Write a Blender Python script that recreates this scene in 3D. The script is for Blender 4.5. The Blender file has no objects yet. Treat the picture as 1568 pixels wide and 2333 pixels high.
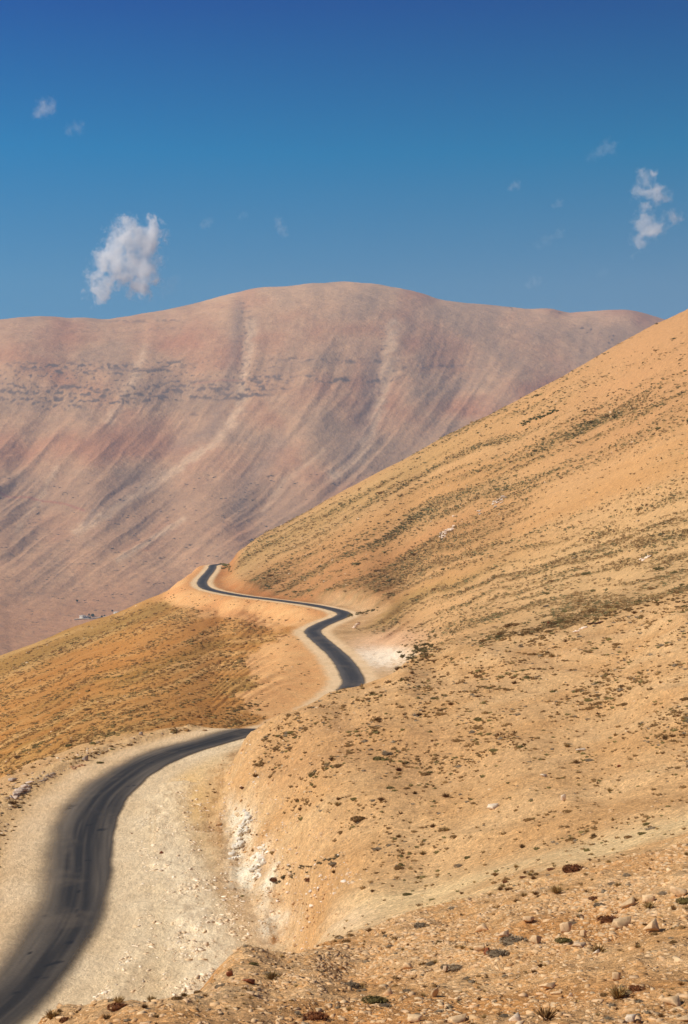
import bpy, bmesh, math, random
import numpy as np
from mathutils import Vector, Matrix

random.seed(7); RNG = np.random.default_rng(7)
SC = bpy.context.scene
COL = SC.collection

# ------------------------------------------------------------------ camera, sky, sun, exposure
F = 3590.0                       # focal length in units where the photograph is 1568 x 2333
cam = bpy.data.cameras.new('camera'); camo = bpy.data.objects.new('camera', cam); COL.objects.link(camo)
cam.sensor_fit = 'VERTICAL'; cam.sensor_height = 36.0; cam.lens = 36.0 * F / 2333.0
cam.clip_start = 0.5; cam.clip_end = 60000
camo.location = (0, 0, 0); camo.rotation_euler = (math.radians(90), 0, 0)
SC.camera = camo

SUN = Vector((-0.70, -0.24, 0.66)).normalized()          # direction towards the sun
sl = bpy.data.lights.new('sun', 'SUN'); sl.energy = 4.6; sl.angle = math.radians(0.5); sl.color = (1.0, 0.95, 0.86)
so = bpy.data.objects.new('sun', sl); COL.objects.link(so)
so.rotation_euler = SUN.to_track_quat('Z', 'Y').to_euler()

w = bpy.data.worlds.new('World'); SC.world = w; w.use_nodes = True
nt = w.node_tree; nt.nodes.clear()
tc = nt.nodes.new('ShaderNodeTexCoord')
mp = nt.nodes.new('ShaderNodeMapping'); mp.inputs['Scale'].default_value = (1, 1, 2.6); mp.inputs['Location'].default_value = (0, 0, 0.0)
vn = nt.nodes.new('ShaderNodeVectorMath'); vn.operation = 'NORMALIZE'
sky = nt.nodes.new('ShaderNodeTexSky'); sky.sky_type = 'NISHITA'; sky.sun_disc = False
sky.sun_elevation = math.asin(SUN.z); sky.sun_rotation = math.atan2(SUN.x, SUN.y)
sky.altitude = 1900; sky.air_density = 1.0; sky.dust_density = 0.25; sky.ozone_density = 2.5
bg = nt.nodes.new('ShaderNodeBackground'); bg.inputs['Strength'].default_value = 0.085
out = nt.nodes.new('ShaderNodeOutputWorld')
L = nt.links.new
sep = nt.nodes.new('ShaderNodeSeparateXYZ')
def ramp(stops, src, lo, hi):
    mr = nt.nodes.new('ShaderNodeMapRange'); mr.inputs[1].default_value = lo; mr.inputs[2].default_value = hi
    L(src, mr.inputs[0]); r = nt.nodes.new('ShaderNodeValToRGB'); e = r.color_ramp.elements
    while len(e) < len(stops): e.new(0.5)
    for k, (p, c) in enumerate(stops): e[k].position = (p-lo)/(hi-lo)
    for k, (p, c) in enumerate(stops): e[k].color = (c[0], c[1], c[2], 1)
    L(mr.outputs[0], r.inputs[0]); return r.outputs[0]
def mul(a, b):
    v = nt.nodes.new('ShaderNodeVectorMath'); v.operation = 'MULTIPLY'; L(a, v.inputs[0]); L(b, v.inputs[1]); return v.outputs[0]
L(tc.outputs['Generated'], mp.inputs['Vector']); L(mp.outputs[0], vn.inputs[0]); L(vn.outputs[0], sky.inputs['Vector'])
L(tc.outputs['Generated'], sep.inputs[0])
# clear dry mountain air, seen through a polariser: deep blue higher up, greyer low down and to the right
g1 = ramp([(0, (.45,.5,.55)), (.10, (.95,1.36,1.24)), (.142, (.98,1.56,1.44)), (.222, (.10,1.46,1.72)), (.31, (.0,.60,1.40)), (.6, (.30,.50,.80)), (1.0, (.40,.48,.60))], sep.outputs[2], 0, 1)  # unseen zenith stops dulled so the sky lights the ground less blue
g2 = ramp([(-.25, (.92,1.05,1.07)), (.25, (1.35,.97,.88))], sep.outputs[0], -.25, .25)
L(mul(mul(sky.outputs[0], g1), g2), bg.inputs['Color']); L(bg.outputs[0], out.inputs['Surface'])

SC.view_settings.view_transform = 'Standard'; SC.view_settings.look = 'None'
SC.view_settings.exposure = 0.15; SC.view_settings.gamma = 1.0
SC.render.engine = 'CYCLES'
SC.cycles.volume_bounces = 6; SC.cycles.max_bounces = 6; SC.cycles.transparent_max_bounces = 12
SC.cycles.volume_max_steps = 128
SC.cycles.use_denoising = True

# ------------------------------------------------------------------ small helpers
def tag(o, label=None, cat=None, group=None, kind=None):
    if label: o['label'] = label
    if cat: o['category'] = cat
    if group: o['group'] = group
    if kind: o['kind'] = kind
    return o

_pt = RNG.permutation(256).astype(np.int64); _pt = np.concatenate([_pt, _pt])
_g = RNG.uniform(0, 2*np.pi, 256); _gx = np.cos(_g); _gy = np.sin(_g)
def gn(x, y, seed=0):
    """2-D gradient noise, about -1..1"""
    x = np.asarray(x, float) + seed*17.31; y = np.asarray(y, float) - seed*9.77
    xi = np.floor(x).astype(np.int64); yi = np.floor(y).astype(np.int64)
    xf = x-xi; yf = y-yi; xi &= 255; yi &= 255
    u = xf*xf*xf*(xf*(xf*6-15)+10); v = yf*yf*yf*(yf*(yf*6-15)+10)
    def c(i, j):
        h = _pt[_pt[(xi+i) & 255] + ((yi+j) & 255)]
        return _gx[h]*(xf-i) + _gy[h]*(yf-j)
    a = c(0,0); b = c(1,0); e = c(0,1); f = c(1,1)
    return ((a+(b-a)*u)*(1-v) + (e+(f-e)*u)*v)*1.5
def fbm(x, y, n=4, seed=0, gain=.5):
    s = 0; a = 1; t = 0
    for k in range(n):
        s = s + a*gn(x*2**k, y*2**k, seed+k*3); t += a; a *= gain
    return s/t*1.4
def ss(a, b, x):
    t = np.clip((x-a)/(b-a), 0, 1); return t*t*(3-2*t)
def mix(a, b, t):
    t = np.asarray(t)[..., None]; return a*(1-t) + b*t
def curve(pts):
    xs, ys = zip(*pts); return lambda X: np.interp(X, xs, ys)

# ------------------------------------------------------------------ relief control: (X, Y, distance)
RIDGE = curve([(450,1308),(500,1279),(515,1272),(600,1215),(700,1165),(784,1117),(900,1054),(1000,996),(1176,916),(1300,850),(1400,790),(1500,737),(1568,705),(1900,560)])
LRIDGE = curve([(-300,1600),(0,1495),(120,1450),(180,1425),(280,1393),(370,1355),(420,1325),(450,1308),(475,1288)])
KCREST = curve([(480,1740),(520,1700),(575,1657),(640,1622),(700,1600),(775,1571),(835,1556),(880,1540),(920,1512),(960,1488),(1000,1468),(1100,1438),(1300,1390),(1568,1336),(1900,1270)])
VERGE = curve([(-300,2010),(0,1843),(31,1820),(86,1796),(130,1768),(177,1744),(242,1722),(312,1700),(408,1676),(500,1655),(570,1645),(640,1625)])

def zp(X, z, d): return (X, 1166 - z*F/d, d)
CP = []
for X in (-90, 0):
    CP += [zp(X,-8.6,22), zp(X,-11.5,30), zp(X,-22,55), zp(X,-30,80), zp(X,-30,110), zp(X,-30,135), zp(X,-30,158)]
CP += [(0,1815,183),(0,1750,235),(0,1650,330),(0,1580,470),(0,1530,680),(0,1498,900),(0,1560,1200)]
CP += [(-90,1862,183),(-90,1790,235),(-90,1690,330),(-90,1618,470),(-90,1565,680),(-90,1528,900),(-90,1600,1200)]
CP += [zp(130,-7.9,22), zp(130,-11.2,33), zp(130,-18,47), zp(130,-30,82), zp(130,-30,120), zp(130,-30,160)]
CP += [(196,1692,222),(196,1620,310),(196,1540,440),(196,1480,640),(196,1421,900),(196,1480,1200)]
CP += [(270,2380,22),(270,2280,34),(270,2500,46),zp(270,-30,82),zp(270,-30,110),zp(270,-30,150),zp(270,-30,180)]
CP += [(330,1380,960),(330,1440,1250)]
CP += [(392,1655,235),(392,1600,300),(392,1520,400),(392,1440,560),(392,1390,740),(392,1346,960),(392,1400,1250)]
CP += [(480,2350,22),(480,2243,38),(480,2500,56),zp(480,-30,86),zp(480,-30,110),zp(480,-30,140),zp(400,-30,190)]
CP += [(450,1308,1080),(450,1360,1350),(500,1600,310),(500,1500,450),(500,1420,620)]
CP += [(520,1308,930),(520,1290,1040),(515,1272,1150),(515,1330,1350)]
CP += [(570,2345,22),(568,2174,46),(568,2450,66),zp(570,-30,96),zp(560,-29.5,125),(570,1900,137.5),(570,1800,153),(570,1712,167),(600,2000,122),(600,1900,134),(600,1800,149)]
CP += [(588,1650,250),(588,1580,330),(588,1500,440),(588,1430,590),(588,1390,690),(588,1340,770),(588,1300,850),(588,1225,1030),(588,1290,1300)]
CP += [(640,2345,22),(640,2187,50),(640,2260,76),(640,2165,98),(640,2080,109),(640,2000,118),(640,1900,130),(640,1800,144),(640,1700,162),(640,1621,177),(640,1690,205),(575,1655,186)]
CP += [(710,2000,107),(710,1900,120),(710,1800,135),(710,1700,154),(710,1596,180),(710,1655,212)]
CP += [(690,1605,300),(690,1540,360),(690,1480,440),(690,1400,620),(690,1340,740),(690,1280,820),(690,1220,900),(690,1170,1010),(690,1220,1250)]
CP += [(784,2340,22),(784,2230,36),(784,2130,53),(784,2085,82),(784,2000,98),(784,1900,112),(784,1800,127),(784,1700,147),(784,1620,170),(784,1567,192),(784,1620,228)]
CP += [(784,1355,650),(784,1300,720),(784,1220,800),(784,1160,880),(784,1118,960),(784,1170,1200)]
CP += [(880,1950,100),(880,1800,121),(880,1650,155),(880,1540,200),(880,1585,245),(880,1535,370),(880,1472,440),(880,1430,500),(870,1398,560),(880,1340,650),(900,1250,740),(900,1150,810),(900,1056,910),(900,1110,1150)]
CP += [(980,2340,22),(980,2220,34),(980,2090,52),(980,2042,78),(980,1950,97),(980,1850,111),(980,1700,140),(980,1600,165),(980,1520,195),(980,1476,218),(980,1492,262)]
CP += [(980,1435,440),(980,1400,500),(980,1340,600),(980,1250,700),(980,1150,780),(980,1060,860),(980,1008,920),(980,1060,1100)]
CP += [(1176,2340,21),(1176,2180,34),(1176,2040,52),(1176,1975,74),(1176,1900,92),(1176,1800,108),(1176,1700,128),(1176,1600,152),(1176,1500,187),(1176,1422,238),(1176,1416,310),(1176,1350,410),(1176,1250,510),(1176,1150,590),(1176,1050,670),(1176,980,750),(1176,917,850),(1176,980,1050)]
CP += [(1380,2340,20),(1380,2180,32),(1380,2000,50),(1380,1945,68),(1380,1850,90),(1380,1700,118),(1380,1550,155),(1380,1450,192),(1380,1376,240),(1380,1320,350),(1380,1200,430),(1380,1100,500),(1380,1000,580),(1380,900,680),(1380,802,800),(1380,880,1000)]
CP += [(1568,2340,20),(1568,2150,31),(1568,1960,48),(1568,1900,64),(1568,1800,86),(1568,1650,112),(1568,1500,145),(1568,1400,180),(1568,1335,222),(1568,1270,310),(1568,1150,370),(1568,1000,450),(1568,850,560),(1568,705,720),(1568,800,950)]
for X in (-90,200,480,784,1100,1380,1600):
    CP += [zp(X,-1.75,3), zp(X,-3.4,8), zp(X,-5.6,15)]
    CP += [(X, 1722 if X < 1200 else 1500 - (X-1200)*.6, 1750)]

USC = 8.0
def rbf_fit(cp, c=.12, dref=0.0):
    P = np.array([[(a-784)/F*USC, math.log(b)] for a, _, b in cp]); v = np.array([(1166-y)/F for _, y, _ in cp])
    r = np.sqrt(((P[:,None]-P[None])**2).sum(-1) + c*c)
    n = len(P); A = np.zeros((n+3, n+3)); A[:n,:n] = -r - np.eye(n)*1e-3
    A[:n,n] = 1; A[:n,n+1:] = P; A[n:,:n] = A[:n,n:].T
    W = np.linalg.solve(A, np.concatenate([v, [0,0,0]]))
    def ev(u, ld):
        q = np.stack([u*USC, ld], -1).reshape(-1, 2); o = np.empty(len(q))
        for i in range(0, len(q), 20000):
            qq = q[i:i+20000]; rr = np.sqrt(((qq[:,None]-P[None])**2).sum(-1) + c*c)
            o[i:i+20000] = -rr@W[:n] + W[n] + qq@W[n+1:]
        return o.reshape(u.shape)
    return ev

class Terrain:
    def __init__(s, u, d):
        s.u = u; s.d = d; s.lu = np.log(d)
        s.U, s.D = np.meshgrid(u, d)                      # rows = distance
    def interp(s, coarse_u, coarse_ld, C):
        fi = np.interp(s.u, coarse_u, np.arange(len(coarse_u))); fj = np.interp(s.lu, coarse_ld, np.arange(len(coarse_ld)))
        i = np.minimum(fi.astype(int), len(coarse_u)-2); j = np.minimum(fj.astype(int), len(coarse_ld)-2)
        a = (fi-i)[None]; b = (fj-j)[:,None]; J = j[:,None]; I = i[None]
        return (C[J,I]*(1-a)+C[J,I+1]*a)*(1-b) + (C[J+1,I]*(1-a)+C[J+1,I+1]*a)*b
    def finish(s, Z):
        s.Z = Z; s.X = s.U*s.D; s.Y = s.D; s.S = Z/s.D
        s.cm = np.maximum.accumulate(s.S, 0)
        s.px = 784 + s.U*F; s.py = 1166 - s.S*F
    def h(s, x, y):
        fi = np.interp(x/y, s.u, np.arange(len(s.u))); fj = np.interp(np.log(y), s.lu, np.arange(len(s.d)))
        i = np.minimum(fi.astype(int), len(s.u)-2); j = np.minimum(fj.astype(int), len(s.d)-2); a = fi-i; b = fj-j
        Z = s.Z; return (Z[j,i]*(1-a)+Z[j,i+1]*a)*(1-b) + (Z[j+1,i]*(1-a)+Z[j+1,i+1]*a)*b
    def hit(s, X, Y):
        u = (X-784)/F; i = int(np.argmin(abs(s.u-u))); t = (1166-Y)/F
        m = np.nonzero((s.S[:,i] >= t) & (s.d > 12))[0]
        j = m[0] if len(m) else int(np.argmax(s.S[:,i])); d = float(s.d[j])
        return Vector((u*d, d, float(s.Z[j,i])))
    def build(s, name, cols, mat, grain=None):
        nr, nc = s.Z.shape
        me = bpy.data.meshes.new(name)
        v = np.stack([s.X, s.Y, s.Z], -1).reshape(-1, 3).astype(np.float32)
        a = (np.arange(nr-1)[:,None]*nc + np.arange(nc-1)[None]).reshape(-1)
        q = np.stack([a, a+1, a+nc+1, a+nc], -1).astype(np.int32)
        add_geo(me, v, q, 4); me.shade_smooth()
        ca = me.color_attributes.new('col', 'FLOAT_COLOR', 'POINT')
        c4 = np.ones((nr*nc, 4), np.float32); c4[:,:3] = np.clip(cols.reshape(-1, 3), 0, 1)
        if grain is not None: c4[:,3] = grain.reshape(-1)
        ca.data.foreach_set('color', c4.ravel())
        me.materials.append(mat)
        o = bpy.data.objects.new(name, me); COL.objects.link(o); return o

def add_geo(me, v, q, k):
    me.vertices.add(len(v)); me.vertices.foreach_set('co', np.ascontiguousarray(v, np.float32).ravel())
    me.loops.add(q.size); me.loops.foreach_set('vertex_index', np.ascontiguousarray(q, np.int32).ravel())
    me.polygons.add(len(q)); me.polygons.foreach_set('loop_start', np.arange(0, q.size, k, dtype=np.int32))
    me.polygons.foreach_set('loop_total', np.full(len(q), k, np.int32))
    me.update(calc_edges=True)

# ------------------------------------------------------------------ materials
def nodes(name):
    m = bpy.data.materials.new(name); m.use_nodes = True; t = m.node_tree; t.nodes.clear()
    o = t.nodes.new('ShaderNodeOutputMaterial'); b = t.nodes.new('ShaderNodeBsdfPrincipled')
    t.links.new(b.outputs[0], o.inputs['Surface'])
    b.inputs['Roughness'].default_value = 0.95; b.inputs['Specular IOR Level'].default_value = 0.12
    return m, t, b
def noise_node(t, scale, detail=4, rough=.6, vec=None):
    n = t.nodes.new('ShaderNodeTexNoise'); n.inputs['Scale'].default_value = scale
    n.inputs['Detail'].default_value = detail; n.inputs['Roughness'].default_value = rough
    if vec: t.links.new(vec, n.inputs['Vector'])
    return n
def ground_mat(name, scales, amps, bump):
    """vertex colour times several octaves of world-anchored grain, with bump"""
    m, t, b = nodes(name)
    at = t.nodes.new('ShaderNodeAttribute'); at.attribute_name = 'col'
    tc = t.nodes.new('ShaderNodeTexCoord'); cur = at.outputs['Color']
    for sc_, am in zip(scales, amps):
        n = noise_node(t, sc_, 5, .65, tc.outputs['Object'])
        r = t.nodes.new('ShaderNodeMapRange'); r.inputs[1].default_value = .3; r.inputs[2].default_value = .7
        r.inputs[3].default_value = -am; r.inputs[4].default_value = am
        t.links.new(n.outputs[0], r.inputs[0])
        ma = t.nodes.new('ShaderNodeMath'); ma.operation = 'MULTIPLY_ADD'; ma.inputs[2].default_value = 1.0; t.links.new(r.outputs[0], ma.inputs[0]); t.links.new(at.outputs['Alpha'], ma.inputs[1])
        x = t.nodes.new('ShaderNodeVectorMath'); x.operation = 'SCALE'
        t.links.new(cur, x.inputs[0]); t.links.new(ma.outputs[0], x.inputs['Scale']); cur = x.outputs[0]
    t.links.new(cur, b.inputs['Base Color'])
    prev = None
    for sc_, dist in bump:
        n = noise_node(t, sc_, 6, .7, tc.outputs['Object'])
        bp = t.nodes.new('ShaderNodeBump'); bp.inputs['Strength'].default_value = 1; bp.inputs['Distance'].default_value = dist
        t.links.new(n.outputs[0], bp.inputs['Height'])
        if prev: t.links.new(prev, bp.inputs['Normal'])
        prev = bp.outputs[0]
    if prev: t.links.new(prev, b.inputs['Normal'])
    return m
def attr_mat(name, vary=.25, grain=0, rough=.95, trans=0):
    m, t, b = nodes(name); b.inputs['Roughness'].default_value = rough
    at = t.nodes.new('ShaderNodeAttribute'); at.attribute_name = 'col'
    oi = t.nodes.new('ShaderNodeObjectInfo')
    r = t.nodes.new('ShaderNodeMapRange'); r.inputs[3].default_value = 1-vary; r.inputs[4].default_value = 1+vary
    t.links.new(oi.outputs['Random'], r.inputs[0])
    x = t.nodes.new('ShaderNodeVectorMath'); x.operation = 'SCALE'
    t.links.new(at.outputs['Color'], x.inputs[0]); t.links.new(r.outputs[0], x.inputs['Scale']); cur = x.outputs[0]
    if grain:
        tc = t.nodes.new('ShaderNodeTexCoord'); n = noise_node(t, grain, 6, .7, tc.outputs['Object'])
        r2 = t.nodes.new('ShaderNodeMapRange'); r2.inputs[1].default_value = .3; r2.inputs[2].default_value = .7
        r2.inputs[3].default_value = .72; r2.inputs[4].default_value = 1.25; t.links.new(n.outputs[0], r2.inputs[0])
        y = t.nodes.new('ShaderNodeVectorMath'); y.operation = 'SCALE'; t.links.new(cur, y.inputs[0]); t.links.new(r2.outputs[0], y.inputs['Scale']); cur = y.outputs[0]
        bp = t.nodes.new('ShaderNodeBump'); bp.inputs['Distance'].default_value = .006; t.links.new(n.outputs[0], bp.inputs['Height']); t.links.new(bp.outputs[0], b.inputs['Normal'])
    t.links.new(cur, b.inputs['Base Color'])
    return m
M_GROUND = ground_mat('stony_ground', (0.55, 2.7, 8.0, 17.0), (.12, .24, .42, .30), ((1.3, .24), (6.0, .10)))
M_MOUNT = ground_mat('mountain_ground', (0.012, 0.05, .16), (.08, .10, .08), ((.02, 7.0), (.09, 1.6)))
M_ROCK = attr_mat('limestone', .18, 3.0)
M_STONES = attr_mat('loose_stone', 0, 0)
M_PLANT = attr_mat('dry_plant', .25, 0)
M_PLANTS = attr_mat('dry_plants', 0, 0)

# ------------------------------------------------------------------ near relief
ev = rbf_fit(CP)
u_in = np.linspace(-.262, .262, 980)
u = np.concatenate([-np.linspace(.60, .265, 60), u_in, np.linspace(.265, .60, 60)])
d = np.exp(np.linspace(math.log(3.0), math.log(1750), 1420))
T = Terrain(u, d)
cu = np.linspace(-.62, .62, 260); cld = np.linspace(math.log(2.9), math.log(1800), 330)
CU, CL = np.meshgrid(np.clip(cu, -.30, .27), cld)
SS = T.interp(cu, cld, ev(CU, CL))
PX = 784 + T.U*F; LD = np.log(T.D)
def fit_crest(S, target, lo, hi, xa, xb, w, px, D, tp=70, k=9):
    """lift or lower a crest so that its outline follows the surveyed line"""
    for _ in range(2):
        m = np.where((D > lo) & (D < hi), S, -9).max(0); dl = ((1166-target(px[0]))/F - m)
        dl = dl*ss(xa-tp, xa, px[0])*(1-ss(xb, xb+tp, px[0]))
        dl = np.convolve(np.pad(dl, k, 'edge'), np.ones(2*k+1)/(2*k+1), 'valid')
        S = S + dl[None]*w
    return S
SS = fit_crest(SS, RIDGE, 500, 1400, 500, 1900, ss(250, 650, T.D), PX, T.D)
SS = fit_crest(SS, LRIDGE, 500, 1400, -300, 462, ss(400, 800, T.D), PX, T.D)
SS = fit_crest(SS, lambda x: KCREST(x)-1.5, 140, 225, 575, 830, np.exp(-((LD-math.log(182))/.15)**2), PX, T.D, 40)
SS = fit_crest(SS, KCREST, 175, 250, 850, 1000, np.exp(-((LD-math.log(208))/.16)**2), PX, T.D, 40)
LEDGE = curve([(90,2325),(180,2296),(260,2280),(400,2262),(480,2240),(520,2195),(545,2168),(585,2170),(640,2186),(700,2170),(784,2135),(900,2105)])
SS = fit_crest(SS, LEDGE, 20, 60, 90, 820, ss(20, 40, T.D)*(1-ss(58, 80, T.D)), PX, T.D, 70, 34)
Z = SS*T.D; XW = T.U*T.D; YW = T.D

# road centre line: image points on a known level, then world points
road_pts = []
for X, Y in [(-420,2750),(-200,2450),(-60,2345),(40,2258),(112,2168),(160,2085),(178,2005),(181,1940),(196,1870),(232,1812),(300,1757),(390,1714),(480,1688),(570,1663)]:
    dd = -30.0/((1166-Y)/F); road_pts.append(((X-784)/F*dd, dd, -30.0))
road_pts += [(-10.5, 250, -34.6), (-4.0, 303, -38.4)]
for X, Y in [(805,1561),(798,1531),(775,1498),(745,1471),(720,1449),(713,1438),(725,1428),(751,1416),(778,1405),(784,1397),(758,1388),(708,1378),(658,1371),(611,1365),(558,1358.5),(508,1350),(475,1342),(461,1331),(465,1318),(477,1304),(484,1294),(488,1287.5)]:
    dd = -39.6/((1166-Y)/F); road_pts.append(((X-784)/F*dd, dd, -39.6))
road_pts += [(-92, 1215, -40.5), (-78, 1240, -42)]
def catmull(P, n=14):
    P = np.array(P, float); P = np.vstack([2*P[0]-P[1], P, 2*P[-1]-P[-2]]); o = []
    for i in range(1, len(P)-2):
        a, b, c, e = P[i-1:i+3]; t01 = np.linalg.norm(b-a)**.5; t12 = np.linalg.norm(c-b)**.5; t23 = np.linalg.norm(e-c)**.5
        m1 = (c-b+t12*((b-a)/t01-(c-a)/(t01+t12))); m2 = (c-b+t12*((e-c)/t23-(e-b)/(t12+t23)))
        for k in range(n):
            t = k/n; o.append((2*t**3-3*t*t+1)*b+(t**3-2*t*t+t)*m1+(-2*t**3+3*t*t)*c+(t**3-t*t)*m2)
    o.append(P[-2]); return np.array(o)
RC = catmull(road_pts)
for _ in range(3):
    RC[1:-1] = .25*RC[:-2]+.5*RC[1:-1]+.25*RC[2:]

best = np.full(Z.shape, 1e9); side = np.zeros(Z.shape); rz = np.zeros(Z.shape); ralong = np.zeros(Z.shape)
for k in range(len(RC)-1):
    a, b = RC[k], RC[k+1]; pad = 34
    y0 = min(a[1], b[1])-pad; y1 = max(a[1], b[1])+pad; y0 = max(y0, 4)
    j0 = np.searchsorted(d, y0); j1 = np.searchsorted(d, y1)+1
    xs = [min(a[0],b[0])-pad, max(a[0],b[0])+pad]; us = [x/y for x in xs for y in (y0, y1)]
    i0 = max(np.searchsorted(u, min(us))-1, 0); i1 = np.searchsorted(u, max(us))+1
    if j0 >= j1 or i0 >= i1: continue
    xx = XW[j0:j1,i0:i1]; yy = YW[j0:j1,i0:i1]; dx, dy = b[0]-a[0], b[1]-a[1]; l2 = dx*dx+dy*dy
    t = np.clip(((xx-a[0])*dx+(yy-a[1])*dy)/l2, 0, 1); ex = xx-a[0]-t*dx; ey = yy-a[1]-t*dy
    dist = np.hypot(ex, ey); sd = np.sign(dx*ey-dy*ex)       # +1 = left of travel
    m = dist < best[j0:j1,i0:i1]
    best[j0:j1,i0:i1][m] = dist[m]; side[j0:j1,i0:i1][m] = sd[m]; rz[j0:j1,i0:i1][m] = (a[2]+t*(b[2]-a[2]))[m]; ralong[j0:j1,i0:i1][m] = k
left = side > 0
near = YW < 235
wl = np.where(near, 9.5, np.where(YW < 560, 8.0, 7.0)); wr = np.where(near, np.where(YW > 150, 4.6, 7.0), np.where(YW < 520, 7.5, 6.5))
flat = np.where(left, wl, wr); blend = np.where(left, 16.0, np.where(near, 3.6, 13.0))
wroad = 1 - ss(0, 1, (best-flat)/blend)
wroad[best > 100] = 0

# pull-out beside the near road: a level apron bounded by the cut bank
def poly_dist(px, py, poly):
    P = np.array(poly); n = len(P); ins = np.zeros(px.shape, bool); dm = np.full(px.shape, 1e9)
    for i in range(n):
        a = P[i]; b = P[(i+1) % n]; dx, dy = b-a
        t = np.clip(((px-a[0])*dx+(py-a[1])*dy)/(dx*dx+dy*dy), 0, 1)
        dm = np.minimum(dm, np.hypot(px-a[0]-t*dx, py-a[1]-t*dy))
        c = ((a[1] > py) != (b[1] > py)) & (px < (b[0]-a[0])*(py-a[1])/(b[1]-a[1]+1e-12)+a[0]); ins ^= c
    return np.where(ins, -dm, dm)
def lvl(X, Y, z=-30.0):
    dd = z/((1166-Y)/F); return ((X-784)/F*dd, dd)
apron = [lvl(*p) for p in [(560,1668),(500,1735),(458,1800),(455,1860),(470,1930),(505,2000),(545,2075),(575,2150),(600,2250),(560,2380),(300,2500),(0,2560),(160,2100),(200,1900),(400,1740)]]
sub = (YW > 60) & (YW < 240)
ap = np.full(Z.shape, 99.0)
jj = np.nonzero((d > 60) & (d < 240))[0]; j0, j1 = jj[0], jj[-1]+1
ap[j0:j1] = poly_dist(XW[j0:j1], YW[j0:j1], apron)
jag = fbm(XW*.16, YW*.10, 4, 5)*2.2
bankw = 6.0
bank_t = (ap+jag*ss(0, 3, ap+3)*.8)/bankw
wap = 1 - (.22*ss(0, .6, bank_t) + .78*ss(.38, .82, bank_t))
bankface = np.exp(-((bank_t-.55)/.42)**2) * ss(-.1, .25, bank_t) * ss(55, 62, YW)   # 1 on the cut face

py0 = 1166 - SS*F
Zn = Z.copy()
# natural roughness
thill = (py0-RIDGE(PX))/(KCREST(PX)-RIDGE(PX))
far = ss(200, 330, YW)
amp_far = far*ss(1200, 1150, YW)
Zn += amp_far*(fbm(XW/90, YW/140, 3, 11)*3.0*ss(250, 600, YW)*.5 + fbm(XW/22, YW/34, 4, 12)*.75)
Zn += amp_far*gn(thill*46+gn(PX/160, thill*5, 3)*.5, PX/240, 21)*.5*ss(450, 520, PX)       # terracettes along the strata
midk = (1-far)*ss(58, 90, YW)
Zn -= midk*abs(gn(XW/11+YW/45, YW/24, 26))*.9
Zn += 1.5*np.exp(-((PX-594-(py0-1960)*.10)/20)**2)*np.exp(-((YW-121)/12)**2) - 1.5*np.exp(-((PX-652)/34)**2)*np.exp(-((YW-113)/11)**2)
Zn += midk*(fbm(XW/9, YW/16, 4, 13)*.38 + fbm(XW/1.7, YW/2.4, 3, 14)*.085)
nearm = 1-ss(52, 80, YW)
Zn += nearm*ss(6, 22, YW)*(fbm(XW/3.2, YW/5, 5, 15)*.33 + fbm(XW/.6, YW/.8, 3, 16)*.06)
Z = Zn*(1-wap) + (-30.0 + fbm(XW/5, YW/5, 4, 17)*.10)*wap
Z += bankface*(fbm(XW/4.5, YW/4.5, 5, 18, .62)*1.0 - .1 - abs(gn(YW/2.6+gn(XW/3, YW/3, 24)*.5, XW/9, 23))*.9)
# small step at the back of rubble on the apron
rub = np.exp(-((ap+3.2)/2.6)**2)*(1-ss(-1.5, 0, ap))*(YW < 175)
Z += rub*(.25+.35*fbm(XW/2.5, YW/2.5, 4, 19))
_ga = ss(-2, 1, ap); wr2 = (1-ss(4.0, 7, best))*(1-_ga) + wroad*_ga
vergebump = ss(3.9, 5.5, best)*(fbm(XW/3, YW/3, 3, 20)*.07)
Z = Z*(1-wr2) + (rz + vergebump)*wr2
# low ridge of spoil on the outer edge of the near verge
sp = left & near & (YW > 60)
Z += np.where(sp, np.exp(-((best-9.3)/1.4)**2)*(.35+.35*fbm(XW/2.2, YW/4, 4, 22)), 0)
T.finish(Z)
PY = T.py

# ------------------------------------------------------------------ colour of the near ground (albedo, with one shaded bank edge painted in)
C = lambda *a: np.array(a, float)
n1 = fbm(XW/7, YW/12, 4, 31); n2 = fbm(XW/1.5, YW/2.2, 4, 32); nb = fbm(XW/60, YW/90, 3, 33)
warp = gn(PX/130, thill*6, 34)*.018 + gn(PX/37, thill*22, 35)*.006
tt = thill + warp
st1 = gn(tt*30, PX/420, 36); st2 = gn(tt*75, PX/170, 37); st3 = gn(tt*12, PX/600, 38)
streak = np.clip(.5+.55*st1+.35*st2+.25*st3, 0, 1)
# hill
hill = mix(C(.56,.33,.15), C(.64,.41,.21), np.clip(.5+.8*st3+.5*st1, 0, 1))
hill = mix(hill, np.broadcast_to(C(.545,.315,.158), hill.shape), ss(1050, 1500, PX)*(1-ss(.30, .55, tt))*.9)
hill = mix(hill, np.broadcast_to(C(.62,.425,.225), hill.shape), ss(.55, .8, tt)*ss(1000, 1300, PX)*.8)
hill = mix(hill, np.broadcast_to(C(.47,.21,.085), hill.shape), (1-ss(760, 980, PX))*ss(.12,.35,tt+.1*st1)*(1-ss(.60,.78,tt))*(.55+.45*streak))
hill = mix(hill, np.broadcast_to(C(.47,.23,.10), hill.shape), np.exp(-((tt-.47)/.09)**2)*(1-ss(1000,1300,PX))*.7)
hill = mix(hill, np.broadcast_to(C(.36,.26,.085), hill.shape), np.exp(-((tt-.72)/.035)**2)*np.exp(-((PX-900)/200)**2)*.7)   # olive band
hill = mix(hill, np.broadcast_to(C(.42,.32,.14), hill.shape), np.exp(-((tt-.08)/.07)**2)*(1-ss(900,1200,PX))*.45)
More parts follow.
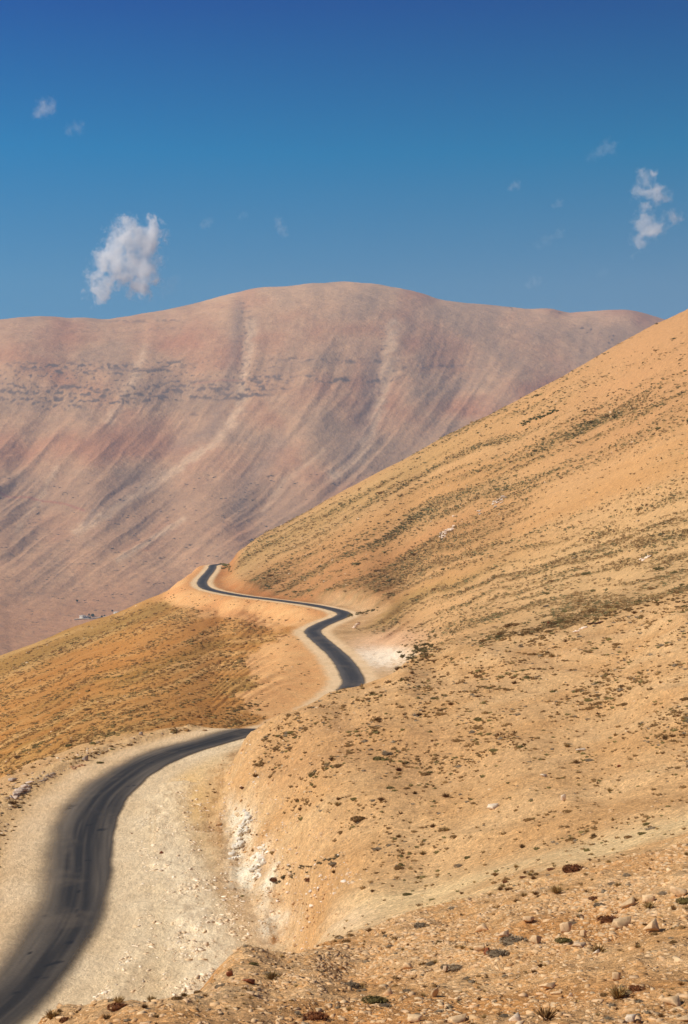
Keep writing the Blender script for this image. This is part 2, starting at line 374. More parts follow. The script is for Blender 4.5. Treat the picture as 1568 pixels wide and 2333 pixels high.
# shrub density on the hill
dt = np.interp(tt, [0,.05,.11,.17,.24,.30,.38,.44,.50,.56,.62,.66,.72,.78,.84,.9,1.0], [.9,.9,.6,.8,.85,1.0,1.0,.7,.95,1.0,.8,.5,.8,1.1,.85,.8,.8])
rt = ss(1000, 1400, PX)
dt = dt*(1-rt) + rt*np.interp(tt, [0,.1,.2,.25,.30,.36,.42,.5,.6,.75,.82,.9,1], [.06,.10,.22,.85,1.1,.7,.35,.2,.2,.6,.85,.8,.8])
dt = np.where((tt > .2) & (tt < .42), dt*(1-.55*ss(1420, 1540, PX)), dt)
dens_h = np.clip(dt*(.08+2.0*np.clip(.42+1.0*st1+.8*st2, 0, 1)**1.7), 0, 2.0)
hill = mix(hill, np.broadcast_to(C(.43,.255,.115), hill.shape), np.interp(tt, [0,.06,.14,.6,.72,.9], [.2,.45,.62,.55,.45,.15])*(1-ss(1000,1420,PX)*(1-.5*np.exp(-((tt-.33)/.06)**2)))*np.clip(.75+.5*st1+.3*st2, .2, 1))
dash = ss(-.05, .45, gn(tt*120, PX/13, 62)+.5*gn(tt*210, PX/7, 63))
hill = mix(hill, np.broadcast_to(C(.25,.17,.07), hill.shape), np.clip(dens_h*.75*dash + dens_h*.22, 0, .72))
# left slope
ql = (PY-LRIDGE(PX))/(VERGE(PX)-LRIDGE(PX))
qw = ql + gn(PX/120, ql*5, 41)*.03 + gn(PX/40, ql*14, 49)*.012
ls1 = gn(qw*18, PX/260, 42); ls2 = gn(qw*52, PX/120, 43); ls3 = gn(qw*6, PX/500, 44)
lef = mix(C(.44,.235,.078), C(.55,.345,.145), np.clip(.5+.9*ls1+.5*ls2, 0, 1))
lef = mix(lef, np.broadcast_to(C(.27,.20,.06), lef.shape), np.clip(1.3*ls3+.7*ls1-.05, 0, .7))
lef = mix(lef, np.broadcast_to(C(.60,.40,.19), lef.shape), np.clip((ls1-.12)*2.6, 0, .7)+np.clip((-ls2-.2)*1.4, 0, .3))
lef = mix(lef, np.broadcast_to(C(.24,.19,.065), lef.shape), np.exp(-((ql-.08)/.07)**2)*.55)
lef = mix(lef, np.broadcast_to(C(.47,.23,.07), lef.shape), np.exp(-((ql-.36)/.14)**2)*.4)
lef = mix(lef, np.broadcast_to(C(.46,.22,.05), lef.shape), np.exp(-((ql-.93)/.12)**2)*(1-ss(60,240,PX))*.7)
dens_l = np.clip(.6 + 1.5*ls2 + .9*ls1, .06, 1.7)*ss(0, .05, ql)
lef = mix(lef, np.broadcast_to(C(.60,.38,.20), lef.shape), ss(420, 330, PY-1000)*0)
# pale fill slopes below the middle and far road
fy = np.interp(PX, [330,400,458,530,598,665,668], [1360,1378,1394,1408,1420,1434,1434])
upper = (1-ss(-10, 12, PY-fy+gn(PX/40, PY/20, 45)*14))*ss(330, 400, PX+gn(PX/30, PY/30, 47)*25)
bx = np.interp(PY, [1434,1478,1504,1530,1551,1578,1600,1625,1660], [672,588,556,572,588,556,538,585,600])
lower = ss(-14, 16, PX-bx+gn(PX/30, PY/18, 46)*26)*ss(1425, 1438, PY)
pale = np.maximum(upper, lower)*(YW > 225)*(YW < 1260)
pale_c = mix(C(.66,.41,.215), C(.70,.47,.26), np.clip(.5+n1, 0, 1))
pale_c = mix(pale_c, np.broadcast_to(C(.61,.33,.16), pale_c.shape), np.clip(1.5*gn(PX/60+PY/50, PY/30, 48), 0, .6)*(PY < 1445))
lef = mix(lef, pale_c, pale); lef = lef*np.array([1.10,1.0,.86]); lef = mix(lef, np.broadcast_to(C(.27,.17,.06), lef.shape), np.clip(dens_l, 0, 1)*.38*ss(0, .5, gn(ql*110, PX/11, 64))*(1-pale)); dens_l = dens_l*(1-.93*pale)
isleft = (PX < 480) & (YW > 170) | (left & (best < 200)) | ((YW > 235) & (PX < 640) & (PY > 1372)) | ((YW > 225) & (YW < 430) & (PX < 800))
farmask = ss(195, 235, YW + fbm(XW/10, YW/10, 2, 50)*6)
farcol = np.where(isleft[...,None], lef, hill); dens_f = np.where(isleft, dens_l, dens_h)
# red earth and white rock in the cuts above the road
rc = (~left) & (best < 26) & (YW > 560)
farcol = mix(farcol, np.broadcast_to(C(.54,.215,.075), farcol.shape), np.where(rc, (1-ss(12, 24, best))*ss(5, 7, best)*(.55+.4*n1), 0)*(1-ss(690, 760, PX)))
farcol = mix(farcol, np.broadcast_to(C(.66,.46,.27), farcol.shape), np.where((~left) & (best < 30) & (YW > 300) & (YW <= 1000), (1-ss(9, 22, best))*(.6+.6*n1), 0)*ss(690, 760, PX))
wcut = np.exp(-(((PX-866)/58)**2 + ((PY-1492)/26)**2))*(YW > 300)
farcol = mix(farcol, np.broadcast_to(C(.92,.83,.72), farcol.shape), np.clip(wcut*1.5+wcut*1.6*n2, 0, 1))
pcut = np.exp(-(((PX-(888+(PY-1460)*-1.2))/78)**2 + ((PY-1456)/22)**2))*(YW > 300)
farcol = mix(farcol, np.broadcast_to(C(.76,.49,.31), farcol.shape), np.clip(pcut*(1+.5*n2), 0, .9))
dens_f = dens_f*(1-np.clip(wcut*1.5+pcut, 0, 1))*np.where(rc, ss(14, 26, best), 1)*np.where((~left) & (best < 30) & (YW > 300), ss(11, 22, best), 1)
# knoll
kn = mix(C(.61,.375,.18), C(.71,.48,.26), np.clip(.5+1.0*n1, 0, 1))
kn = mix(kn, np.broadcast_to(C(.49,.26,.11), kn.shape), np.clip(1.1*nb+.5*n1-.1, 0, .6))
# pale gully between ledge and knoll
gy = np.interp(PX, [500,600,700,850,1000,1200,1400,1568], [2150,2130,2085,2068,2040,1990,1930,1880])
gu = np.exp(-((PY-gy)/np.interp(PX, [600,900,1300,1568],[70,42,34,26]))**2 + .7*n1*0)
kn = mix(kn, np.broadcast_to(C(.82,.63,.37), kn.shape), np.clip(gu*(1+.6*n1), 0, .95))
gl2 = np.exp(-((PY-np.interp(PX,[560,700,800,900],[1960,1870,1790,1760]))/22)**2)*(1-ss(780,900,PX))
kn = mix(kn, np.broadcast_to(C(.68,.47,.26), kn.shape), np.clip(gl2*(.7+.6*n1), 0, .8))
_b = np.exp(-(((PX-668)/95)**2+((PY-2085)/62)**2))+np.exp(-(((PX-780)/90)**2+((PY-2090)/35)**2))*.7
kn = mix(kn, np.broadcast_to(C(.80,.62,.42), kn.shape), np.clip(_b*(1.0+.5*n1+.3*n2), 0, .95))
# foreground ledge
fg = mix(C(.62,.37,.17), C(.74,.51,.29), np.clip(.5+.9*n2+.5*n1, 0, 1))
fg = mix(fg, np.broadcast_to(C(.60,.30,.105), fg.shape), np.clip(1.6*gn(XW/4, YW/9, 52)+.5*ss(2140,2260,PY)-.1, 0, .8))
fm = 1-ss(46, 76, YW+n1*14+n2*5)
cols = mix(mix(kn, fg, fm), farcol, farmask)
# apron, verge, bank
apc = mix(C(.76,.565,.345), C(.84,.66,.44), np.clip(.5+n1, 0, 1))
apc = mix(apc, np.broadcast_to(C(.86,.56,.24), apc.shape), np.exp(-(((PX-425)/85)**2+((PY-1820)/85)**2))*.95)
apc = mix(apc, np.broadcast_to(C(.88,.74,.56), apc.shape), rub*.6)
cols = mix(cols, apc, np.where((YW > 62) & (YW < 240), 1-ss(-.2, .5, bank_t), 0))
tanb = mix(C(.60,.37,.18), C(.66,.45,.25), np.clip(.5+1.2*n1, 0, 1))
tanb = mix(tanb, np.broadcast_to(C(.66,.42,.18), tanb.shape), np.exp(-(((PX-475)/40)**2+((PY-1810)/60)**2))*.8)
def sblob(x, y, rx, ry, a=0.0):
    dx = PX-x; dy = PY-y; c_, s2 = math.cos(a), math.sin(a)
    return np.exp(-(((dx*c_+dy*s2)/rx)**2 + ((-dx*s2+dy*c_)/ry)**2))
cols = mix(cols, np.broadcast_to(C(.70,.47,.25), cols.shape), np.clip(sblob(343,1880,2.2,62,.03)+sblob(353,1890,2.0,56,.03)+sblob(372,2080,2.0,40,.03)*.6, 0, 1)*.5*(ap < 0))
wht = sblob(548,1905,22,58,.25)*1.5+sblob(566,1990,26,30,.2)*.8 + sblob(572,1975,14,34,.2) + sblob(590,1960,9,48,.5)*.8 + sblob(560,2010,34,16) + sblob(612,2020,14,60,.2)*.7 + sblob(620,2110,28,34)*.7 + sblob(525,1845,16,32,.1)*.55 + sblob(650,2085,30,14)*.4
crm = sblob(560,2010,75,55) + sblob(600,2110,60,60) + sblob(520,1880,40,60)*.7
bk = mix(tanb, np.broadcast_to(C(.72,.53,.34), tanb.shape), np.clip(crm*(.8+.5*n1), 0, .95))
bk = mix(bk, np.broadcast_to(C(.84,.76,.62), bk.shape), np.clip(wht*(1.0+1.3*fbm(XW/1.3, YW/4, 4, 54)), 0, 1))
bk = mix(bk, np.broadcast_to(C(.42,.23,.09), bk.shape), np.clip(sblob(500,1905,6,42,.0)*1.0+sblob(520,1900,14,22)*(.2+n2)+sblob(592,1985,10,36,.3)*.5, 0, .75))  # brown jagged rock, and the spur's shaded edge painted brown
cols = mix(cols, bk, np.clip(np.maximum(bankface*1.15, (crm > .25)*ss(.25,.6,crm)*(ap > -1)*ss(22, 8, ap)), 0, 1)*((YW > 80) & (YW < 215)))
vg = mix(C(.78,.59,.38), C(.86,.68,.47), np.clip(.5+n1, 0, 1))
vg = mix(vg, np.broadcast_to(C(.72,.49,.25), vg.shape), ss(5.2, 8, best)*near*left*.8)
vw = np.where(left, 1-ss(np.where(near, 8.5, 5.0), np.where(near, 12.0, 7.5), best+n1*1.2), 1-ss(4.5, 7.5, best+n1*.8))
cols = mix(cols, vg, vw*(best < 60))
cols = cols*(1+.10*gn(XW*1.1, YW*.8, 60)+(.16*gn(XW*3.1, YW*2.2, 61)+.16*gn(XW*6.3, YW*3.7, 65))*(YW < 260))[...,None]

_ap = np.clip(1-ss(-.2, 1.2, bank_t), 0, 1)*((YW > 62) & (YW < 240))
cols = cols*(np.array([.985,.875,.72])*(1-_ap[...,None]) + np.array([1.0,.955,.84])*_ap[...,None])
grain = 1-.72*np.clip(np.maximum(_ap, vw*(best < 60)), 0, 1)
hillside = T.build('hillside', cols, M_GROUND, grain); tag(hillside, kind='structure')

# ------------------------------------------------------------------ road
arc = np.concatenate([[0], np.cumsum(np.hypot(*np.diff(RC[:,:2], axis=0).T))])
sa = []; s_ = 0.0
while s_ < arc[-1]:
    sa.append(s_); yy_ = np.interp(s_, arc, RC[:,1]); s_ += max(.35, yy_*.0035)
sa = np.array(sa); cx, cy, cz = (np.interp(sa, arc, RC[:,k]) for k in range(3))
tx = np.gradient(cx, sa); ty = np.gradient(cy, sa); tl = np.hypot(tx, ty); tx /= tl; ty /= tl
lat = np.linspace(-5.2, 5.6, 55)                     # + = left of travel
RX = cx[:,None] - ty[:,None]*lat; RY = cy[:,None] + tx[:,None]*lat
LAT = np.broadcast_to(lat, RX.shape); SA = np.broadcast_to(sa[:,None], RX.shape)
RZ = cz[:,None] + .035 + RY*.00022 - .012*abs(LAT)*0
rpx = 784 + RX/RY*F; rpy = 1166 - RZ/RY*F
nr_ = (RY < 240)
wob = gn(SA/6, LAT*0, 71)*.25 + gn(SA/1.3, LAT*0, 72)*.08
edgeL = np.where(nr_, 4.3, 3.5); softL = np.where(nr_, 3.2, 1.3)
edgeR = 3.15; softR = np.where(nr_, .40, 1.1)
softR = softR + (1.8-softR)*(1-ss(105, 150, RY))*nr_
aL = 1-ss(edgeL-softL, edgeL, LAT+wob); aR = 1-ss(edgeR-softR, edgeR, -LAT+wob*.6)
al = aL*aR
farw = (~nr_)*ss(.6, 3.0, abs(LAT)+wob)
tr = gn(LAT*1.6+gn(SA/14, LAT*.3, 73)*.6, SA/26, 74)*.5 + gn(LAT*5, SA/18, 75)*.3 + gn(LAT*11, SA/9, 79)*.18
rcx = mix(C(.024,.021,.018), C(.20,.155,.108), np.clip(.06+.5*tr+ss(.0,3.0,LAT)*.75*nr_+ss(.6,3,-LAT)*.34, 0, 1))
rcx = mix(rcx, np.broadcast_to(C(.044,.042,.043), rcx.shape), np.where(nr_, 0, .65))
for X, Y, w_, h_ in [(162,1836,16,3),(150,1843,14,1.5),(205,1879,10,1.3),(230,1890,15,4.5),(246,1878,12,1.3),(205,1878,14,1),(258,1858,7,1.5),(180,2084,9,6),(176,2075,5,7),(160,2147,14,4),(204,2133,9,3.5),(69,2172,4,4),(130,2192,18,4),(112,2198,15,3),(85,2227,10,4),(180,2031,8,3),(105,2226,8,3),(410,1709,9,1.6),(440,1721,12,1.6),(430,1706,9,1),(300,1790,12,1),(96,2087,10,2),(340,1738,12,1.3),(35,2262,18,3),(200,1960,10,1.2)]:
    g = np.exp(-(((rpx-X)/w_)**2+((rpy-Y+(rpx-X)*.15)/h_)**2)*1.3)*(RY < 240)
    g = ss(.25, .8, g*(1+1.2*gn(RX*2.2, RY*1.3, 76)))
    rcx = mix(rcx, np.broadcast_to(C(.010,.010,.011), rcx.shape), g*.95)
# cracks across the far stretches
ck = ss(.45, .7, gn(SA/1.1, LAT*.25, 77)+.6*gn(SA/4, LAT*.9, 78))
rcx = mix(rcx, np.broadcast_to(C(.03,.03,.032), rcx.shape), ck*.6*(~nr_))
rcx = mix(rcx, np.broadcast_to(C(.16,.135,.11), rcx.shape), farw*.6)
dust = ss(.1, .8, gn(RX/5, RY/9, 81)+.4*gn(RX*1.1, RY*.6, 82))
rcx = mix(rcx, np.broadcast_to(C(.30,.22,.14), rcx.shape), dust*.14)
me = bpy.data.meshes.new('road'); nr, nc = RX.shape
a = (np.arange(nr-1)[:,None]*nc + np.arange(nc-1)[None]).reshape(-1)
add_geo(me, np.stack([RX,RY,RZ],-1).reshape(-1,3), np.stack([a+nc, a+nc+1, a+1, a],-1), 4); me.shade_smooth()
c4 = np.ones((nr*nc, 4), np.float32); c4[:,:3] = np.clip(rcx.reshape(-1,3), 0, 1); c4[:,3] = al.reshape(-1)
me.color_attributes.new('col', 'FLOAT_COLOR', 'POINT').data.foreach_set('color', c4.ravel())
m, t, b = nodes('worn_asphalt'); b.inputs['Roughness'].default_value = .8; b.inputs['Specular IOR Level'].default_value = .3
at = t.nodes.new('ShaderNodeAttribute'); at.attribute_name = 'col'; tc = t.nodes.new('ShaderNodeTexCoord')
n = noise_node(t, 5, 6, .7, tc.outputs['Object']); r = t.nodes.new('ShaderNodeMapRange'); r.inputs[1].default_value=.3; r.inputs[2].default_value=.7; r.inputs[3].default_value=.8; r.inputs[4].default_value=1.2
t.links.new(n.outputs[0], r.inputs[0]); x = t.nodes.new('ShaderNodeVectorMath'); x.operation='SCALE'
t.links.new(at.outputs['Color'], x.inputs[0]); t.links.new(r.outputs[0], x.inputs['Scale']); t.links.new(x.outputs[0], b.inputs['Base Color'])
t.links.new(at.outputs['Alpha'], b.inputs['Alpha'])
me.materials.append(m); road = bpy.data.objects.new('road', me); COL.objects.link(road); tag(road, kind='structure')

# ------------------------------------------------------------------ far mountain and valley
SKY = curve([(-400,745),(-150,735),(0,731),(100,727),(180,730),(240,732),(310,724),(380,711),(450,692),(510,676),(560,665),(600,658),(640,656),(700,648),(790,642),(860,648),(895,656),(920,660),(960,668),(1000,682),(1040,689),(1100,692),(1140,697),(1170,699),(1205,703),(1245,702),(1262,703),(1290,713),(1330,710),(1400,706),(1430,705),(1465,713),(1505,725),(1600,755),(1900,800)])
PD = np.array([1100,1500,1900,2500,2900,3150,3450,3700,3980,4230,4470,4700,4930,5200,5450,5750,6200,6800,9000.])
PYY = np.array([1166+252*F/1100,1166+250*F/1500,1166+246*F/1900,1166+238*F/2500,1440,1400,1340,1280,1200,1100,1000,900,815,735,700,688,712,770,950])
_dd = np.linspace(1100, 9000, 1600); _pp = np.interp(_dd, PD, PYY); _kk = np.exp(-np.linspace(-2.2,2.2,61)**2); _kk /= _kk.sum()
_pp = np.convolve(np.pad(_pp, 30, 'edge'), _kk, 'valid')
um = np.concatenate([-np.linspace(.5,.245,50), np.linspace(-.24,.24,760), np.linspace(.245,.5,50)])
dm_ = np.concatenate([np.linspace(1150, 2400, 60)[:-1], np.linspace(2400, 6700, 980), np.linspace(6710, 8300, 40)])
TM = Terrain(um, dm_)
MX = 784+TM.U*F
_kf = np.log(1+np.exp((MX-800)/200.0))*200/1000.0
_xs = np.linspace(-2600, 4200, 3400); _ys = SKY(_xs); _ker = np.exp(-np.linspace(-2.2,2.2,101)**2); _ker /= _ker.sum()
_sk = np.interp(MX, _xs, np.convolve(np.pad(_ys, 50, 'edge'), _ker, 'valid'))-686
_de = TM.D - _kf*480*ss(3000, 5600, TM.D) + gn(MX/170, TM.D/900, 88)*70*ss(3000, 3800, TM.D)*(1-ss(4900, 5400, TM.D))
SM = (1166 - (np.interp(_de, _dd, _pp) + _sk*ss(4000, 5500, _de)))/F
SM = fit_crest(SM, SKY, 4800, 7600, -400, 1900, ss(5150, 5550, TM.D-_kf*480)*(1-ss(6200,6900,TM.D-_kf*480)), MX, TM.D); MY = 1166-SM*F
ZM = SM*TM.D; xm = TM.U*TM.D; ym = TM.D
face = ss(1420, 1230, MY)*(.25+.75*ss(0, 300, MY-SKY(MX)))*ss(0, 40, MY-SKY(MX))
cc = MX + .22*(MY-700) + .0011*np.clip(MY-700, 0, 900)**2
cw = cc + gn(MX/150, MY/130, 91)*13 + gn(MX/22, MY/22, 89)*3
rid = (1-2*abs(gn(cw/105, MY/420, 92)))*1.9 + (1-2*abs(gn(cw/44, MY/240, 93)))*.9 + (1-2*abs(gn(cw/17, MY/120, 97)))*.22
ZM += face*rid*3.4 - face*2
ZM += ss(2600, 3300, ym)*fbm(xm/160, ym/200, 5, 94)*4.5
# gullies and pale fans traced on the face
def pline(pts, wd):
    P = np.array(pts, float); o = np.full(MX.shape, 1e9)
    for a, b in zip(P[:-1], P[1:]):
        dx, dy = b-a; t = np.clip(((MX-a[0])*dx+(MY-a[1])*dy)/(dx*dx+dy*dy), 0, 1)
        o = np.minimum(o, np.hypot(MX-a[0]-t*dx, MY-a[1]-t*dy))
    return np.exp(-(o/wd)**2)
wx_ = gn(MX/28, MY/28, 95)*6; MX0 = MX; MX = MX + wx_
gul = pline([(556,700),(562,750),(550,800),(556,880),(520,970)], 16)
gul2 = pline([(880,750),(862,850),(845,960)], 16)
gul3 = pline([(160,740),(145,830),(120,920),(70,1010),(20,1110)], 18)
gul4 = pline([(330,760),(310,840),(240,920),(170,1050),(100,1150)], 16)
fan1 = pline([(575,740),(560,840),(545,930),(500,1000),(420,1050),(330,1110),(240,1170),(180,1200)], 12)
fan2 = pline([(900,740),(880,850),(850,960),(820,1040),(760,1080)], 17)
fan3 = pline([(420,1180),(330,1235),(270,1270)], 6) + pline([(130,1060),(90,1130),(40,1200)], 8)*.6 + pline([(330,800),(300,880),(250,950)], 13)*.7
fan4 = pline([(740,1020),(650,1090),(600,1160)], 7)*.6
ZM -= (gul*4.5 + gul2*3 + gul3*4 + gul4*4)
# rock steps (strata)
lay = MY + gn(MX/210, MY/300, 96)*10 - np.interp(MX, [0,300,600,900,1300], [0,4,-8,-12,-30])
bands = [(838,7,30,420,.8),(850,5,30,420,.7),(882,6,-20,620,.7),(893,5,-20,640,1.),(905,6,0,600,1.),(918,5,10,180,1.),(872,5,560,900,.8),(833,4,620,880,.6),(944,4,400,560,.4),(760,5,30,420,.25),(741,4,250,420,.4),(852,4,870,1060,.5)]
rock = np.zeros(MX.shape); stp = np.zeros(MX.shape)
for y0, hw, x0, x1, st in bands:
    m_ = np.exp(-((lay-y0)/hw)**2)*ss(x0-40, x0+30, MX)*(1-ss(x1-30, x1+50, MX))
    brk = ss(-.1, .45, gn(MX/26, MY/9+y0, 98)+.7*gn(MX/9, MY/6, 99))
    rock = np.maximum(rock, m_*brk*st); stp += np.tanh((y0-lay)/hw*1.2)*st*2.0*ss(x0-40, x0+30, MX)*(1-ss(x1-30, x1+50, MX))
blk = ss(.35, .8, gn(MX/10, MY/6, 101)+.5*gn(MX/4, MY/3.5, 102))
nearband = np.exp(-((lay-868)/48)**2)*(1-ss(560, 760, MX))
rock = np.maximum(rock, blk*nearband*.7)
rock = np.maximum(rock, ss(.1,.6,gn(MX/9, MY/7, 103))*np.clip(gul*.5*(MY<880)+gul2*.5*(MY<900)+pline([(1320,752),(1345,752)],8)+pline([(1250,704),(1275,708)],6)+pline([(1180,705),(1140,697)],5)*.6+pline([(1400,765),(1380,790)],9)*.7+pline([(70,915),(95,918)],8)+pline([(50,893),(66,890)],6), 0, 1))
ZM += stp
MX = MX0
TM.finish(ZM)
q = TM.py
e1 = fbm(cw/62, MY/125, 5, 111, .6); e2 = fbm(MX/24, MY/16, 4, 112); e3 = fbm(MX/200, MY/120, 3, 113)
e1 = e1*.45
mc = mix(C(.48,.28,.17), C(.56,.36,.22), np.clip(.5+1.1*e1+.5*e2, 0, 1))
mc = mix(mc, np.broadcast_to(C(.66,.43,.26), mc.shape), (1-ss(10, 85, MY-SKY(MX)+e2*18))*ss(420, 520, MX)*(1-ss(880,1000,MX)*.5)*.9)
mc = mix(mc, np.broadcast_to(C(.44,.185,.10), mc.shape), np.clip(1.2*e3+.7*e1, 0, .75)*(MY < 1250))
mc = mix(mc, np.broadcast_to(C(.28,.21,.155), mc.shape), np.clip(-1.3*e3-.6*e1-.05, 0, .42))
mc = mix(mc, np.broadcast_to(C(.46,.22,.115), mc.shape), ss(1220, 1420, MY)*.55)
mc = mix(mc, np.broadcast_to(C(.40,.24,.15), mc.shape), ss(1030, 1130, MY)*(1-ss(1200, 1300, MY))*.5)
mc = mix(mc, np.broadcast_to(C(.62,.44,.30), mc.shape), np.clip((fan1*1.2+fan2*1.1+fan3+fan4)*(.85+.7*e2+.5*e1), 0, .95))
shade = pline([(545,700),(535,800),(520,880),(480,980),(400,1010)], 17)*.5 + pline([(850,820),(835,930),(790,1040)], 26)*.5 + pline([(640,1000),(560,1100),(540,1160)],22)*.5+pline([(215,1160),(195,1190)],7)+pline([(330,1080),(240,1150)],26)*.35  # shadow beside the pale fans, painted into the mountain colour
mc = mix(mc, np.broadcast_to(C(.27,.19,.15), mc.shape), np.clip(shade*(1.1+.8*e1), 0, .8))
mc = mix(mc, np.broadcast_to(C(.13,.10,.09), mc.shape), np.clip(rock*1.45, 0, .95))  # dark rock bands, with the cliffs' shadow painted in
lr = ss(.42, .75, gn(MX/20, MY/7, 121)+.5*gn(MX/7, MY/3, 122))*(ss(1230,1330,MY)*.55+.12)
mc = mix(mc, np.broadcast_to(C(.22,.16,.12), mc.shape), lr*.55)
terr = ss(.25,.6, gn(MX/300, MY/3.2, 123))*ss(1160,1190,MY)*(1-ss(1290,1320,MY))*(1-ss(150,260,MX))
mc = mix(mc, np.broadcast_to(C(.26,.17,.12), mc.shape), terr*.45)
spk = ss(.30, .6, gn(MX/5, MY/3.5, 161)+.6*gn(MX/14, MY/9, 162))
mc = mix(mc, np.broadcast_to(C(.20,.14,.10), mc.shape), spk*.2*face)
_m = np.array([.50,.315,.185]); mc = (_m + (mc-_m)*.82)*np.array([1.03,.915,.77])
trail = pline([(0,1116),(60,1126),(130,1138),(192,1157)], 2.2)+pline([(560,868),(440,880)],1.6)*.5
mc = mix(mc, np.broadcast_to(C(.40,.13,.08), mc.shape), np.clip(trail*.6, 0, 1))
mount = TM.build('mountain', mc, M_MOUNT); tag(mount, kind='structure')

# plain under everything, out to the horizon
m, t, b = nodes('plain_earth'); tc = t.nodes.new('ShaderNodeTexCoord'); n = noise_node(t, .002, 6, .6, tc.outputs['Object'])
cr = t.nodes.new('ShaderNodeValToRGB'); cr.color_ramp.elements[0].color = (.34,.19,.11,1); cr.color_ramp.elements[1].color = (.5,.32,.2,1)
t.links.new(n.outputs[0], cr.inputs[0]); t.links.new(cr.outputs[0], b.inputs['Base Color'])
bm = bmesh.new(); rings = [0, 1500, 4000, 9000, 20000, 40000]
prev = [bm.verts.new((0,0,-268))]
for r_ in rings[1:]:
    cur = [bm.verts.new((r_*math.cos(k*math.pi/32), r_*math.sin(k*math.pi/32), -268)) for k in range(64)]
    for k in range(64):
        if len(prev) == 1: bm.faces.new((prev[0], cur[k], cur[(k+1)%64]))
        else: bm.faces.new((prev[k], cur[k], cur[(k+1)%64], prev[(k+1)%64]))
    prev = cur
me = bpy.data.meshes.new('ground'); bm.to_mesh(me); bm.free(); me.materials.append(m)
g = bpy.data.objects.new('ground', me); COL.objects.link(g); tag(g, kind='structure')

#@@OBJECTS
# ------------------------------------------------------------------ building blocks: rocks, tufts, cushions
def hull_mesh(n, sx, sy, sz, rng, sub=0, rough=0.0):
    bm = bmesh.new()
    for _ in range(n):
        v = rng.normal(size=3); v /= np.linalg.norm(v); v *= rng.uniform(.82, 1.0)
        v = np.sign(v)*abs(v)**.75
        bm.verts.new((v[0]*sx, v[1]*sy, v[2]*sz))
    bmesh.ops.convex_hull(bm, input=bm.verts)
    for v in [v for v in bm.verts if not v.link_faces]: bm.verts.remove(v)
    if sub:
        bmesh.ops.bevel(bm, geom=bm.edges[:], offset=.035, segments=1, affect='EDGES')
        bmesh.ops.triangulate(bm, faces=bm.faces[:])
        bmesh.ops.subdivide_edges(bm, edges=[e for e in bm.edges if e.calc_length() > .3], cuts=1)
        bmesh.ops.triangulate(bm, faces=bm.faces[:])
        P = np.array([v.co[:] for v in bm.verts]); k = rng.uniform(0, 50)
        dn = gn(P[:,0]*2.3+k, P[:,1]*2.3+P[:,2]*1.7, 5)*rough + gn(P[:,0]*6+k, P[:,1]*6+P[:,2]*5, 6)*rough*.5
        for v, q_ in zip(bm.verts, dn): v.co *= 1+float(q_)
    else:
        bmesh.ops.triangulate(bm, faces=bm.faces[:])
    bm.normal_update(); bm.verts.ensure_lookup_table(); bm.verts.index_update()
    V = np.array([v.co[:] for v in bm.verts]); Fc = np.array([[v.index for v in f.verts] for f in bm.faces]); bm.free()
    return V, Fc, np.ones((len(V), 3))
def tuft_geo(n, rng, h=1.0, spread=.8, wd=.045, colr=((.42,.27,.09),(.24,.13,.04))):
    V = []; Fc = []; Cc = []
    for i in range(n):
        a = rng.uniform(0, 2*np.pi); e = rng.uniform(.0, 1)**.7*spread*1.25; L_ = rng.uniform(.6, 1.0)*h
        r0 = rng.uniform(0, .22); b0 = np.array([math.cos(a)*r0, math.sin(a)*r0, -.06]); b1 = b0 + L_*np.array([math.cos(a)*math.sin(e), math.sin(a)*math.sin(e), math.cos(e)])
        md = (b0+b1)/2 + np.array([0,0,.07]); s_ = rng.normal(size=3); s_[2] *= .2; s_ = s_/np.linalg.norm(s_)*wd
        k = len(V); V += [b0-s_, b0+s_, md-s_, md+s_, b1]; Fc += [[k,k+1,k+3],[k,k+3,k+2],[k+2,k+3,k+4]]
        t = rng.uniform(); c = np.array(colr[0])*t+np.array(colr[1])*(1-t); Cc += [c]*5
    return np.array(V), np.array(Fc), np.array(Cc)
def cushion_geo(nleaf, rng, base=(.17,.105,.04), top=(.26,.19,.075), leaf=.16, n=12):
    V, Fc, _ = hull_mesh(26, .86, .86, .52, rng); V[:,2] = np.maximum(V[:,2], -.25)+.05; Cc = [np.array(base)]*len(V)
    V = list(V); Fc = Fc.tolist()
    lob = rng.normal(size=(6,3)); lob[:,2] = abs(lob[:,2]); lob /= np.linalg.norm(lob, axis=1)[:,None]
    for i in range(nleaf):
        v = rng.normal(size=3); v[2] = abs(v[2])*.9; v /= np.linalg.norm(v)
        bump = .82 + .28*max(0, float((lob@v).max())-.55)/.45 + rng.normal()*.06
        p = v*np.array([1,1,.62])*bump
        t1 = rng.normal(size=3); t1 /= np.linalg.norm(t1); t2 = v + rng.normal(size=3)*.5; t2 /= np.linalg.norm(t2)
        s_ = leaf*rng.uniform(.6, 1.2); k = len(V)
        V += [p-t1*s_*.5-t2*s_*.2, p+t1*s_*.5-t2*s_*.2, p+t2*s_]; Fc.append([k,k+1,k+2])
        t = rng.uniform(); c = np.array(base)*t+np.array(top)*(1-t); Cc += [c]*3
    return np.array(V), np.array(Fc), np.array(Cc)
def dome_geo(rng, lo=(.13,.09,.035)):
    """very small far shrub: a lumpy clump of a few dozen faces"""
    V, Fc, Cc = hull_mesh(14, 1, 1, .6, rng); V[:,2] = np.maximum(V[:,2], -.2)
    V = list(V); Fc = Fc.tolist()
    for i in range(16):
        v = rng.normal(size=3); v[2] = abs(v[2]); v /= np.linalg.norm(v); t1 = rng.normal(size=3)*.22; k = len(V); p = v*np.array([1,1,.62])
        V += [p-t1, p+t1, p*1.25+rng.normal(size=3)*.12]; Fc.append([k,k+1,k+2])
    return np.array(V), np.array(Fc), np.ones((len(V),3))
